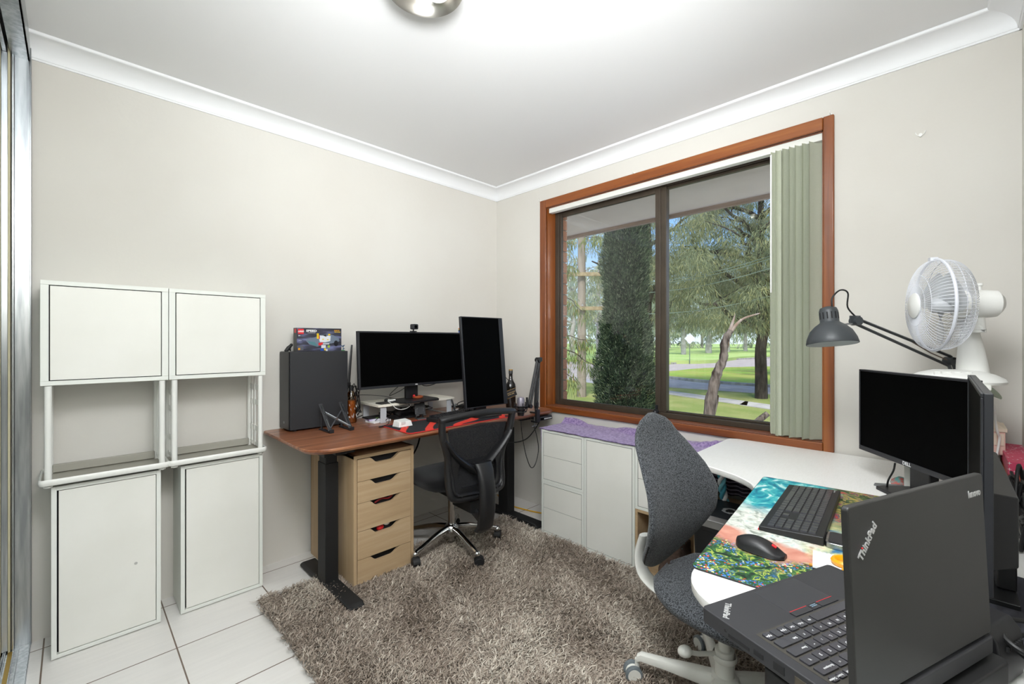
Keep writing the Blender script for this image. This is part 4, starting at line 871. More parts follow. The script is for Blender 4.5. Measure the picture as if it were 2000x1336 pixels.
def keyboard(name, label, x, y, z, yaw, L, D, rows, m_body, m_key, h=.018, kh=.008, feet=True, pitch=.019, tiltback=.05, gap=.0035, top_strip=0, yflip=False, kb_off=0):
    t = thing(name, label, 'keyboard', (x,y,z), yaw)
    g = G(); g.rings([[(x_,-D/2,0),(x_,D/2,0),(x_,D/2,h+D*tiltback),(x_,-D/2,h)] for x_ in (-L/2,L/2)]); body = g.build('body', m_body, t, bevel=.003)
    yy0 = -D/2+(D-rows*pitch-top_strip)/2+kb_off
    for r in range(rows):
        xx = -L/2+.012; cols = []
        base_ = [1.25]*3+[6.25]+[1.25]*4 if r == 0 else [2.25]+[1]*10+[2.75] if r == 1 else [1.75]+[1]*11+[2.25] if r == 2 else [1.5]+[1]*12+[1.5] if r == 3 else [1]*13+[2] if r == 4 else [1]*15
        cols = [(c,1) for c in base_]+[(.3,0)]+[(1,1 if not (r == 2 or (r == 1 and i != 1)) else 0) for i in range(3)]+[(.3,0)]+[(1,1)]*4
        tot = sum(c for c,_ in cols); u = (L-.024)/tot
        for c,on in cols:
            if on and not (r == 5 and c == 1 and False):
                yk = yy0+r*pitch; zz = h+(yk+pitch/2+D/2)*tiltback
                a0,a1 = xx+gap/2, xx+c*u-gap/2; b0,b1 = yk+gap/2, yk+pitch-gap/2; q = min(.0025,kh*.4)
                k = G(); k.rings([[(a0,b0,zz-.001),(a1,b0,zz-.001),(a1,b1,zz),(a0,b1,zz)],[(a0+q,b0+q,zz+kh),(a1-q,b0+q,zz+kh),(a1-q,b1-q*.6,zz+kh+.0008),(a0+q,b1-q*.6,zz+kh+.0008)]])
                k.build('key', m_key, t, ang=20)
            xx += c*u
    return t
M_key = mat('key_cap','1E1E21',.38); M_key2 = mat('key_cap_satin','38383E',.27,coat=.3)
keyboard('mechanical_keyboard', 'tall black mechanical keyboard behind the mesh chair on the red swirl mat', -.80, -.475, DZ+.004, math.radians(10), .44, .135, 6, M_black2, M_key, .020, .011, pitch=.0195)
t = thing('charging_dock', 'white wedge shaped charging dock standing on the corner of the red swirl mat', 'dock', (-1.215,-.475,DZ+.004), .1)
g = G(); g.rings([[(-.05,-.035,0),(.05,-.035,0),(.05,.035,0),(-.05,.035,0)],[(-.042,-.028,.032),(.042,-.028,.032),(.042,.03,.040),(-.042,.03,.040)]]); g.build('body', M_whitep, t, bevel=.004); G().box(-.034,-.002,-.034,-.02,.014,.034).build('cradle', mat('dock_grey','D8D8D4',.4), t, bevel=.003)  # cradle in a slightly greyer white than the body
g = G(); g.tube([(0,-.035,.002),(-.03,-.075,.003)],.001,5); g.build('thread', M_whitep, t)
# folded phone stands
def phone_stand(x, y, label, yaw, flatm):
    t = thing('phone_stand', label, 'phone stand', (x,y,DZ), yaw)
    G().box(-.03,.03,-.035,.035,0,.004).build('base', M_greymetal, t, bevel=.001)
    g = G(); g.M = Matrix.Translation((0,.022,.004)) @ Matrix.Rotation(.35,4,'X'); g.box(-.028,-.018,-.003,.003,0,.07); g.box(.018,.028,-.003,.003,0,.07); g.build('arm', M_greymetal, t, bevel=.001)
    g = G(); g.M = Matrix.Translation((0,.012,.062)) @ Matrix.Rotation(-.32,4,'X'); g.box(-.036,.036,-.004,.004,-.038,.045); r_ = g.build('rest_plate', flatm, t, bevel=.003)
    g = G(); g.M = Matrix.Translation((0,.0,.020)); g.box(-.034,-.014,-.022,.01,0,.010); g.box(.014,.034,-.022,.01,0,.010); g.build('lip', M_alu, r_, bevel=.002)
phone_stand(-.985,-.315,'grey metal folding phone stand in front of the riser', -.25, M_bezel)
phone_stand(-.70,-.32,'dark folding phone stand at the far front corner of the riser', .9, M_black)
# bottle, microphone and boom arm
t = thing('whisky_bottle', 'square black whisky bottle with slanted label behind the microphone', 'bottle', (-.225,-.40,DZ), math.radians(-40))
sq = lambda r,z,n=20: [(r*math.copysign(abs(math.cos(a))**.55,math.cos(a)), r*math.copysign(abs(math.sin(a))**.55,math.sin(a)), z) for a in [2*PI*k/n for k in range(n)]]
G().rings([sq(.034,0),sq(.038,.006),sq(.038,.165),sq(.034,.185),sq(.022,.205),sq(.0145,.225),sq(.0135,.262)]).build('glass', mat('dark_glass','171310',.12), t, ang=50)
G().rings([sq(.0155,.262),sq(.0155,.292),sq(.014,.296)]).build('cap', M_black, t); G().rings([sq(.0157,.288),sq(.0157,.2965)]).build('cap_band', mat('gold_print','B08E55',.35,.6), t)
g = G(); g.M = Matrix.Translation((0,-.0385,.115)) @ Matrix.Rotation(-.36,4,'Y'); g.box(-.040,.040,-.0006,.001,-.026,.026); lb = g.build('label', M_black2, t)
text('JOHNNIE WALKER', .0075, mat('gold_print2','CDB07A',.4,.3), lb, Matrix.Translation((0,-.0395,.122)) @ Matrix.Rotation(-.36,4,'Y') @ Matrix.Rotation(PI/2,4,'X'), 'print', bold=.0002); text('BLACK LABEL', .0085, mat('gold_print3','CDB07A',.4,.3), lb, Matrix.Translation((0,-.0395,.109)) @ Matrix.Rotation(-.36,4,'Y') @ Matrix.Rotation(PI/2,4,'X'), 'print', bold=.0003)
g = G()
for dz in (.145,.084): g.M = Matrix.Translation((0,-.0392,dz)) @ Matrix.Rotation(-.36,4,'Y'); g.box(-.038,.038,-.0004,.0004,-.0012,.0012)
g.build('gold_line', mat('gold_line','B08E55',.35,.6), lb)
t = thing('boom_arm', 'black sprung microphone boom arm clamped to the desk edge by the window', 'microphone arm', (-.29,-.70,.74))
g = G(); g.box(-.016,.016,-.045,-.022,-.015,.075); g.box(-.014,.014,-.035,.03,.046,.056); g.box(-.012,.012,-.04,.02,-.02,-.008); cl = g.build('clamp', M_black, t, bevel=.003)
g = G(); g.cyl((0,-.005,-.045),(0,-.005,.02),.004); g.cyl((-.026,-.005,-.045),(.026,-.005,-.045),.003,n=8); g.build('clamp_screw', M_steel, cl)
J0, J1, J2 = Vector((0,-.02,.10)), Vector((.012,-.03,.425)), Vector((-.07,-.02,.105))
g = G(); g.cyl((0,-.025,.05),J0,.012); g.box(-.012,.012,-.035,-.012,.085,.125); g.build('base_joint', M_black, t)
for a,b_,nm in ((J0,J1,'lower_arm'),(J1,J2,'upper_arm')):
    g = G(); n_ = (b_-a).normalized().cross(Vector((0,1,0))).normalized()*.008
    for s_ in (-1,1): g.tube([a+n_*s_*1.5,b_+n_*s_*1.5],.0105,4,up=(0,1,0),flat=.6)
    ar = g.build(nm, M_black, t, ang=30); g = G(); sp = []
    for k in range(120): f = .1+.5*k/119; p = a.lerp(b_,f); sp.append((p.x+.004*math.cos(k*.9),p.y-.010+.004*math.sin(k*.9),p.z))
    g.tube(sp,.0008,4); g.build('spring', M_greymetal, ar)
g = G(); g.cyl(J1+Vector((0,-.02,0)),J1+Vector((0,.02,0)),.017); g.box(J1.x-.012,J1.x+.03,J1.y-.014,J1.y+.014,J1.z-.01,J1.z+.018); g.build('elbow', M_black, t, bevel=.002)
g = G(); g.cyl(J2+Vector((0,-.02,0)),J2+Vector((0,.02,0)),.015); g.cyl(J2,J2+Vector((-.035,-.01,.03)),.006); g.cyl(J2+Vector((-.035,-.01,-.01)),J2+Vector((-.035,-.01,.065)),.008); g.build('mount_joint', M_black, t)
t = thing('microphone', 'black condenser microphone with a silver mesh head in a shock mount', 'microphone', (-.425,-.70,.80))
G().lathe([(0,-.03),(.015,-.03),(.022,-.015),(.025,.0),(.025,.045),(0,.045)],18).build('body', M_black, t); G().lathe([(.0245,.045),(.026,.05),(.026,.09),(.022,.108),(.01,.114),(0,.115)],18).build('mesh_head', mat('mic_mesh','B9B4BE',.4,.6,nscale=300,color2='8E8A96'), t)
g = G()
for z,r in ((.035,.046),(.052,.046),(.012,.038)): g.tube([(r*math.cos(a),r*math.sin(a),z) for a in [2*PI*k/20 for k in range(20)]],.0035,6,closed=True)
for k in range(6): a = k*PI/3; g.tube([(.046*math.cos(a),.046*math.sin(a),.074),(.046*math.cos(a),.046*math.sin(a),.035),(.038*math.cos(a),.038*math.sin(a),.012)],.003,6)
for k in range(4): a = k*PI/2+.4; g.tube([(.046*math.cos(a),.046*math.sin(a),.05),(.024*math.cos(a+.5),.024*math.sin(a+.5),.035)],.0012,4)
g.tube([(.046,0,.03),(.075,.0,.04)],.005,6); g.build('shock_mount', M_black2, t)
tag(G().tube(smooth_path([(-.425,-.70,.765),(-.422,-.705,.68),(-.42,-.72,.60),(-.40,-.73,.50),(-.36,-.735,.42),(-.31,-.73,.43),(-.27,-.725,.52),(-.275,-.715,.62),(-.29,-.70,.69)],6),.003,6).build('microphone_cable', M_cable), 'thin black cable looping down from the microphone under the desk', 'cable')
tag(G().tube(smooth_path([(-.21,-.69,.725),(-.26,-.68,.66),(-.33,-.66,.60),(-.42,-.62,.585),(-.50,-.58,.62),(-.54,-.54,.70),(-.55,-.50,.74)],6),.004,6).build('control_cable', M_cable), 'black cable hanging under the desk from the control panel', 'cable')
tag(G().tube(smooth_path([(-1.0,-.35,.74),(-1.0,-.30,.60),(-1.04,-.22,.47),(-1.10,-.12,.36),(-1.16,-.06,.30)],6),.006,6).build('power_cable', M_cable), 'black power cable hanging under the desk beside the drawer unit', 'cable')
tag(G().tube(smooth_path([(-1.16,-.30,.74),(-1.17,-.25,.60),(-1.18,-.14,.45),(-1.19,-.06,.33)],6),.005,6).build('power_cable', M_cable), 'straighter black power cable close beside the drawer unit under the desk', 'cable')
# cable tangles on the desk
random.seed(5)
def tangle(label, c, n, R, z, r=.0028, lift=.05):
    t = thing('cable_tangle', label, 'cables', c)
    for k in range(n):
        p = [(random.uniform(-R,R), random.uniform(-R*.5,R*.5), abs(random.gauss(0,lift))*.8+r) for _ in range(5)]; p = [(a,b_,max(r,zz)) for a,b_,zz in p]
        G().tube(smooth_path(p,5), r, 6).build('cable', M_cable, t)
tangle('tangle of black cables hanging between the tower and the wide monitor', (-1.335,-.085,DZ), 6, .05, 0, .003, .12)
tangle('coil of black cables on the desk behind the far phone stand', (-.52,-.22,DZ), 7, .13, 0, .0035, .03)
tangle('loose black cables behind the riser near the back wall', (-.96,-.045,DZ), 5, .22, 0, .003, .05) 
t = thing('cable_tangle', 'two black cable plugs lying on the walnut beside the white dock', 'cables', (-1.31,-.40,DZ))
for dx,dy in ((0,0),(.055,-.03)):
    G().tube(smooth_path([(dx+.02,dy+.01,.005),(dx+.07,dy+.05,.006),(dx+.10,dy+.10,.03),(dx+.07,dy+.14,.04),(dx+.02,dy+.12,.02)],5),.0022,6).build('cable', M_cable, t)
    g = G(); g.M = Matrix.Translation((dx,dy,.005)) @ Matrix.Rotation(.4,4,'Z'); g.box(-.018,.02,-.006,.006,-.004,.004); g.box(-.026,-.018,-.004,.004,-.0025,.0025); g.build('plug', M_bezel, t, bevel=.001)
tag(G().tube(smooth_path([(-1.10,-.20,.915),(-1.14,-.12,.93),(-1.22,-.07,.94),(-1.30,-.06,.945),(-1.36,-.06,.93)],5),.002,6).build('monitor_cable', M_cable), 'black cable running from the tower across behind the riser', 'cable')
tag(G().tube(smooth_path([(-.90,-.20,1.01),(-.86,-.16,.985),(-.80,-.15,.98),(-.74,-.17,1.0),(-.71,-.20,1.03)],5),.0035,6).build('monitor_cable', M_cable), 'black cable looping just below the bottom edge of the wide monitor', 'cable')
tag(G().tube(smooth_path([(-1.0,-.19,1.0),(-1.04,-.15,.96),(-1.10,-.12,.93),(-1.05,-.07,.95),(-1.0,-.10,1.0)],5),.0025,6).build('monitor_cable', M_cable), 'black cable crossing left of the wide monitor neck', 'cable')
tag(G().tube(smooth_path([(-.45,-.50,1.12),(-.40,-.45,1.08),(-.33,-.43,1.04),(-.29,-.44,1.0),(-.33,-.45,.97),(-.42,-.47,.98)],5),.0028,6).build('monitor_cable', M_cable), 'black cable looping from the upright monitor past the whisky bottle', 'cable')
# ---------------------------------------------------------------- white corner desk
WZ = .76
t = thing('corner_desk', 'white L-shaped corner desk under the window blind', 'desk', (0,0,0))
path = [(-.012,-2.99),(-.012,-1.955)]
def arc(cx, cy, r, a0, a1, n=8, ry=None): return [(cx+r*math.cos(math.radians(a0+(a1-a0)*k/n)), cy+(ry or r)*math.sin(math.radians(a0+(a1-a0)*k/n))) for k in range(n+1)]
out = [(-.012,-2.99)] + arc(-.07,-1.985,.055,10,90,6) + arc(-.60,-2.0,.07,80,180,6) 
out += [(x,y) for x,y,_ in smooth_path([(-.672,-2.05,0),(-.70,-2.13,0),(-.735,-2.20,0),(-.80,-2.27,0),(-.90,-2.305,0),(-1.05,-2.325,0)],4)]
out += arc(-1.55,-2.50,.145,88,180,10,.13) + arc(-1.62,-2.91,.075,180,270,6)
def ins(p, d):
    P_ = [Vector(q) for q in p]; o = []
    for i in range(len(P_)):
        e_ = (P_[(i+1)%len(P_)]-P_[i-1]).normalized(); o.append((P_[i].x+e_.y*-d, P_[i].y+e_.x*d))
    return o
area = sum(out[i-1][0]*out[i][1]-out[i][0]*out[i-1][1] for i in range(len(out)))
if area < 0: out = out[::-1]
g = G(); g.rings([[(x,y,WZ-.026) for x,y in ins(out,.004)],[(x,y,WZ-.020) for x,y in out],[(x,y,WZ-.003) for x,y in out],[(x,y,WZ) for x,y in ins(out,.003)]]); g.build('desk_top', M_desktop, t, ang=35)
for x,y in ((-.10,-2.08),(-.12,-2.9),(-1.45,-2.9)):
    g = G(); g.cyl((x,y,.02),(x,y,WZ-.025),.025); g.box(x-.03,x+.03,y-.03,y+.03,0,.02); g.build('leg', M_white2, t)
G().box(-1.5,-.15,-2.93,-2.89,WZ-.07,WZ-.0265).build('under_beam', M_white2, t)
# desk mat with a painted beach and garden
def beach():
    m = bpy.data.materials.new('mat_print'); m.use_nodes = True; t = m.node_tree; b = t.nodes['Principled BSDF']; b.inputs['Roughness'].default_value = .6
    tc = _n(t,'ShaderNodeTexCoord'); sp = _n(t,'ShaderNodeSeparateXYZ'); t.links.new(tc.outputs['Object'], sp.inputs[0])
    def noise(s, det=4, dist=0, stretch=(1,1,1)):
        mp = _n(t,'ShaderNodeMapping'); mp.inputs['Scale'].default_value = stretch; t.links.new(tc.outputs['Object'], mp.inputs[0]); n = _n(t,'ShaderNodeTexNoise'); n.inputs['Scale'].default_value = s; n.inputs['Detail'].default_value = det; n.inputs['Distortion'].default_value = dist; t.links.new(mp.outputs[0], n.inputs[0]); return n.outputs['Fac']
    def math_(op, a, b_=None, c=None):
        n = _n(t,'ShaderNodeMath', operation=op)
        for i,v in enumerate((a,b_,c)):
            if v is None: continue
            if isinstance(v,(int,float)): n.inputs[i].default_value = v
            else: t.links.new(v, n.inputs[i])
        return n.outputs[0]
    def ramp(f, st, const=False):
        r = _n(t,'ShaderNodeValToRGB'); el = r.color_ramp.elements; r.color_ramp.interpolation = 'CONSTANT' if const else 'LINEAR'
        el[0].position = st[0][0]; el[0].color = lin(st[0][1]); el[1].position = st[-1][0]; el[1].color = lin(st[-1][1])
        for p,c in st[1:-1]: q = el.new(p); q.color = lin(c)
        t.links.new(f, r.inputs[0]); return r.outputs[0]
    def mix(f, a, b_):
        n = _n(t,'ShaderNodeMixRGB'); t.links.new(f, n.inputs[0]); t.links.new(a, n.inputs[1]); t.links.new(b_, n.inputs[2]); return n.outputs[0]
    def step(f, e0, e1): 
        n = _n(t,'ShaderNodeMapRange'); n.inputs['From Min'].default_value = e0; n.inputs['From Max'].default_value = e1; t.links.new(f, n.inputs[0]); return n.outputs[0]
    X, Y = sp.outputs[0], sp.outputs[1]
    sea = ramp(noise(11,6,2.2), [(.3,'0B5F7E'),(.43,'1B93A4'),(.53,'45B4B4'),(.60,'A9DAD8'),(.72,'E2EEEC')])
    foam = ramp(noise(26,8,1.5), [(.34,'868E84'),(.46,'BCC2B8'),(.58,'DEDED6'),(.75,'86B8B4')])
    sand = ramp(noise(16,4,.5), [(.3,'B87060'),(.6,'D09884')])
    v = _n(t,'ShaderNodeTexVoronoi'); v.inputs['Scale'].default_value = 240; t.links.new(tc.outputs['Object'], v.inputs[0])
    flowers = ramp(math_('FRACT', math_('MULTIPLY', v.outputs['Color'], 3.7)), [(0,'1E4A2C'),(.2,'2E5FA8'),(.32,'24482E'),(.45,'3B6B34'),(.6,'E8E2A0'),(.66,'2B5230'),(.8,'D2402C'),(.86,'4E86C8'),(1,'234A34')], True)
    bush = ramp(noise(24,8,2), [(.36,'10261A'),(.45,'24502C'),(.52,'4E7C38'),(.57,'B4BC50'),(.61,'1D4A3A'),(.72,'2F5E8A')])
    garden = mix(step(noise(12,6,1), .47, .55), flowers, bush)
    land = ramp(noise(22,7,1.5), [(.35,'1C2B22'),(.46,'4C6038'),(.54,'B39A4A'),(.6,'2A4A66'),(.68,'C23A22')])
    warm = ramp(noise(7,5,2), [(.35,'2E6A90'),(.45,'B9C08A'),(.55,'E3D7A0'),(.65,'D87C3A')])
    nb = noise(6,5,.4); D_ = math_('MULTIPLY_ADD', nb, .22, -.11)
    XX = math_('ADD', math_('ADD', X, D_), math_('MULTIPLY', Y, -.25))
    c = mix(step(XX, -.30, -.26), garden, sand); c = mix(step(XX, -.20, -.17), c, foam); c = mix(step(XX, -.02, .06), c, sea)
    YY = math_('ADD', math_('MULTIPLY', Y, -1), math_('MULTIPLY', D_, .8))
    right = mix(step(XX, .05, .12), warm, land); right = mix(step(XX, -.24, -.2), bush, right)
    c = mix(step(YY, .0, .05), c, right)
    t.links.new(c, b.inputs['Base Color']); return m
t = thing('desk_mat', 'large desk mat printed with a turquoise beach and flower garden', 'desk mat', (-1.108,-2.522,WZ+.0004), math.radians(5.5))
mp_ = rrect(-.45,.45,-.20,.20,.018); G().prism(mp_,0,.0032).build('mat', beach(), t); G().tube([(x,y,.0018) for x,y in mp_],.0016,6,closed=True,up=(0,0,1)).build('stitched_edge', M_black2, t)
keyboard('keyboard', 'low black office keyboard lying across the printed desk mat', -1.0, -2.478, WZ+.004, math.radians(184), .475, .152, 6, M_black, M_key2, .013, .0028, pitch=.0195, tiltback=.07, gap=.0026)
kb = bpy.data.objects['keyboard']; G().box(.20,.235,-.078,-.066,.0,.004).build('red_tab', M_red, kb)
text('Lenovo', .009, M_txtg, kb, Matrix.Translation((-.212,.062,.0242)) @ Matrix.Rotation(.07,4,'X'), 'logo')
t = thing('computer_mouse', 'black wireless mouse with a red scroll wheel on the garden end of the mat', 'mouse', (-1.378,-2.462,WZ+.004), math.radians(-3))
g = G(); R = []
for k in range(15):
    v = -1+2*k/14; w_ = .031*(1-abs(v)**3.2)**.42 if abs(v)<1 else .012; hh = .036*(1-((v-.22)/1.25)**2); zz = max(.012,hh); w_ = max(w_,.012)
    R.append([(w_*math.cos(a)*(1.08 if math.sin(a)<0 else 1), -v*-.056, .004+(zz-.004)*(math.sin(a) if math.sin(a)>0 else 0)**.8 if math.sin(a)>0 else .004*(1+math.sin(a))) for a in [2*PI*j/20 for j in range(20)]])
g.rings(R); g.build('shell', M_black, t, ang=60)
G().tube([(0,-.026,.0262),(0,-.036,.0222)],.0034,8).build('scroll_wheel', M_red, t)
t = thing('charging_puck', 'grey metal wireless charging pad with a dark top on the mat', 'charger', (-1.185,-2.612,WZ+.004), .1)
G().prism(rrect(-.045,.045,-.045,.045,.014),0,.014).build('body', M_alu, t, bevel=.002); G().prism(rrect(-.038,.038,-.038,.038,.011),.0142,.0155).build('top_pad', M_bezel, t)
t = thing('notepad', 'lined white spiral notepad lying beside the orange scissors', 'notepad', (-1.325,-2.665,WZ+.004), math.radians(10))
G().box(-.045,.05,-.10,.10,0,.002).build('cover', M_black2, t); G().box(-.040,.05,-.10,.10,.002,.007).build('pages', M_paper, t)
g = G()
for k in range(11): g.box(-.034+.008*k,-.0335+.008*k,-.1,.1,.0071,.0073)
g.build('ruled_lines', mat('rule_grey','B8BCC8',.8), t)
g = G()
for k in range(22): g.box(.047,.0505,-.097+.009*k,-.0925+.009*k,.0065,.0078)
g.build('torn_edge', M_paper, t)
t = thing('scissors', 'orange-handled scissors lying on the lined notepad', 'scissors', (-1.345,-2.655,WZ+.012), math.radians(-60))
for s_ in (-1,1):
    g = G(); g.tube([(.0+.027*math.cos(a)-.01, s_*.028+.021*math.sin(a), .006) for a in [2*PI*k/20 for k in range(20)]],.008,8,closed=True,flat=.8); g.tube([(.018,s_*.018,.006),(.05,s_*.005,.004)],[.007,.004]); g.build('handle', M_orange, t)
    G().tube([(.05,s_*.005,.004),(.15,-s_*.004,.003)],[.007,.001],4,flat=.2,up=(0,1,0)).build('blade', M_steel, t)
t = thing('pencil', 'thin yellow-brown pencil lying against the notepad and laptop', 'pencil', (-1.372,-2.585,WZ+.0075), math.radians(-84)); G().cyl((-.02,0,0),(.09,0,0),.0035,n=6).build('shaft', mat('pencil_paint','C98A34',.4), t); G().cyl((-.034,0,0),(-.02,0,0),.0008,.0034,n=6).build('tip', M_oak, t)
slab('paper_sheet', 'white sheet of paper under the far edge of the laptop lid', 'paper', (-.985,-2.625,WZ+.0042), (.10,.06,.001), .3, M_paper, 0)

# Dell monitor in the corner
monitor('desk_monitor', 'black monitor angled across the corner of the white desk under the lamp', -.57, -2.697, WZ, 1.025, .515, .322, math.radians(180+37), 0, bez=(.007,.007,.007,.018), logo=('DELL',.017), back=(.45,.45,.03), base=(.17,.13))
monitor('edge_on_monitor', 'black monitor seen edge-on behind the open laptop', -1.174, -2.841, WZ, 1.028, .602, .358, math.radians(180.5), 0, boff=-.078, necktop=.13, bez=(.008,.008,.008,.014), th=.014, back=(.78,.37,.035), base=(.22,.10))
g = G(); g.prism([(-.50,-2.60),(-.47,-2.60),(-.42,-2.69),(-.53,-2.69)], WZ, WZ+.004); tag(g.build('metal_plate', M_greymetal, None, bevel=.001), 'dark pointed metal plate lying in front of the corner monitor', 'plate')
t = thing('cloth_coaster', 'crumpled floral teal cloth lying under the corner monitor', 'cloth', (-.40,-2.67,WZ))
g = G(); R = []
for k in range(7): R.append([((.045*(1-.12*k))*math.cos(a)*(1+.2*math.sin(3*a+k)), (.035*(1-.12*k))*math.sin(a)*(1+.2*math.cos(2*a+k)), .004*k) for a in [2*PI*j/16 for j in range(16)]])
g.rings(R); g.build('cloth', mat('floral_cloth','5FA8A4',.8,nscale=60,color2='C8574E'), t)
tag(G().tube(smooth_path([(-.57,-2.665,.87),(-.56,-2.66,.84),(-.545,-2.645,.80),(-.53,-2.64,.765)],5),.003,6).build('monitor_cable', M_cable), 'short black cable hanging under the logo of the corner monitor', 'cable')

# stand with the fan, the clamp lamp
t = thing('side_stand', 'small white stand holding the fan behind the corner monitor', 'stand', (-.337,-2.79,WZ))
G().box(-.118,.118,-.11,.11,.375,.39).build('top', M_white, t, bevel=.002)
for sx_ in (-.105,.105):
    for sy_ in (-.098,.098): G().box(sx_-.01,sx_+.01,sy_-.01,sy_+.01,0,.375).build('leg', M_white, t, bevel=.001)
FX, FY = -.335, -2.815
t = thing('desk_fan', 'white desk fan with a round wire cage facing the window', 'fan', (FX,FY,WZ+.39))
G().lathe([(.128,0),(.130,.008),(.124,.018),(.10,.032),(.06,.044),(.0,.046)],36).build('base', M_whitep, t)
g = G()
for k in range(4): g.lathe([(.0105,0),(.0105,.014),(.008,.016),(0,.016)],14,(-.085+.012*k*.6,.045-.026*k,.026))
g.build('speed_buttons', M_whitep, t)
g = G(); rs = []
for k in range(11):
    z = .03+.19*k/10; w_ = .055-.030*(k/10)**1.3; d_ = .040-.016*(k/10); rs.append([(.035+d_*math.cos(a)-.01*k/10, -.045+w_*math.sin(a)*.8+.01*k/10, z) for a in [2*PI*j/20 for j in range(20)]])
g.rings(rs); g.build('neck', M_whitep, t, ang=50)
n_ = Vector((-.358,.934,0)).normalized(); Cc = Vector((-.40-FX,-2.759-FY,1.43-WZ-.39)); Rm = n_.to_track_quat('Z','Y').to_matrix().to_4x4(); MF = Matrix.Translation(Cc) @ Rm
g = G(); g.M = MF; g.lathe([(0,-.182),(.03,-.180),(.046,-.166),(.050,-.12),(.050,-.070),(.044,-.06),(0,-.06)],24,(0,0,0)); mo = g.build('motor_housing', M_whitep, t)
g = G(); c_ = Cc-n_*.125; g.cyl(c_+Vector((0,0,.045)),c_+Vector((0,0,.065)),.005); g.cyl(c_+Vector((0,0,.065)),c_+Vector((0,0,.073)),.009); g.build('oscillation_knob', M_whitep, mo)
g = G(); c_ = Cc-n_*.12; g.tube([c_+Vector((0,0,-.045)),c_+Vector((.0,.0,-.10)),(c_.x,c_.y,.19)],[.018,.022,.024],12); g.cyl(c_+Vector((-.02,0,-.085)),c_+Vector((.02,0,-.085)),.012); g.build('tilt_joint', M_whitep, t)
RF = .165
def cage(name, prof, nsp, m, hoops):
    g = G(); g.M = MF
    for k in range(nsp):
        a = 2*PI*k/nsp; tw = .0
        g.tube([(r*math.cos(a+tw*i),r*math.sin(a+tw*i),z) for i,(r,z) in enumerate(prof)], .0009, 4)
    for r,z in hoops: g.tube([(r*math.cos(2*PI*j/40),r*math.sin(2*PI*j/40),z) for j in range(40)], .0012, 4, closed=True)
    return g.build(name, m, t)
M_wire = mat('cage_wire','E2E4EA',.35)
fp_ = [(.046,.052)]+[(.046+(RF-.048)*math.sin(a),.052*math.cos(a)**.8 if math.cos(a)>0 else 0) for a in [PI/2*k/7 for k in range(1,7)]]+[(RF-.001,.0)]
rp_ = [(.05,-.085)]+[(.05+(RF-.052)*math.sin(a),-.085*math.cos(a)**.55 if math.cos(a)>0 else 0) for a in [PI/2*k/7 for k in range(1,7)]]+[(RF-.001,-.0)]
cage('front_cage', fp_, 84, M_wire, [(.046,.052),(.11,.044),(.075,.05)]); cage('rear_cage', rp_, 84, M_wire, [(.05,-.085),(.13,-.062),(.158,-.03)])
g = G(); g.M = MF; g.tube([(RF*math.cos(2*PI*j/48),RF*math.sin(2*PI*j/48),0) for j in range(48)],.005,8,closed=True,up=(0,0,1)); g.box(RF*.0-.01,.01,RF-.004,RF+.008,-.01,.012); g.build('cage_ring', mat('ring_white','DDE0E8',.35), t)
g = G(); g.M = MF; g.lathe([(.046,.048),(.046,.056),(.038,.062),(0,.066)],30); g.build('centre_cap', M_whitep, t)
g = G(); g.M = MF; g.lathe([(0,-.05),(.028,-.05),(.028,.0),(.02,.01),(0,.012)],20)
blm = mat('fan_blade','D9DCE0',.25,alpha=.8)
hubp = g.build('blade_hub', blm, t)
for k in range(3):
    g = G(); a0 = 2*PI*k/3+.4; rows = []
    for i in range(7):
        r = .026+.118*i/6; half = .35+.38*math.sin(PI*min(1,(i+.6)/7)); rows.append([(r*math.cos(a0+half*(j/6*2-1)), r*math.sin(a0+half*(j/6*2-1)), -.022+.030*(j/6-.5)) for j in range(7)])
    V = [p for q in rows for p in q]; V2 = [(x,y,z-.002) for x,y,z in V]; F = []
    for i in range(6):
        for j in range(6): q = i*7+j; F += [(q,q+1,q+8,q+7),(49+q+7,49+q+8,49+q+1,49+q)]
    g.M = MF; g.add(V+V2,F); g.build('blade', blm, t, ang=60)
tag(G().tube(smooth_path([(-.25,-2.885,1.155),(-.235,-2.90,1.12),(-.225,-2.915,1.06),(-.22,-2.92,1.0),(-.225,-2.925,.965),(-.215,-2.93,.945),(-.225,-2.925,.90),(-.26,-2.915,.84)],6),.0035,8).build('fan_cable', M_whitep), 'white fan cable hanging down in front of the toy house', 'cable')

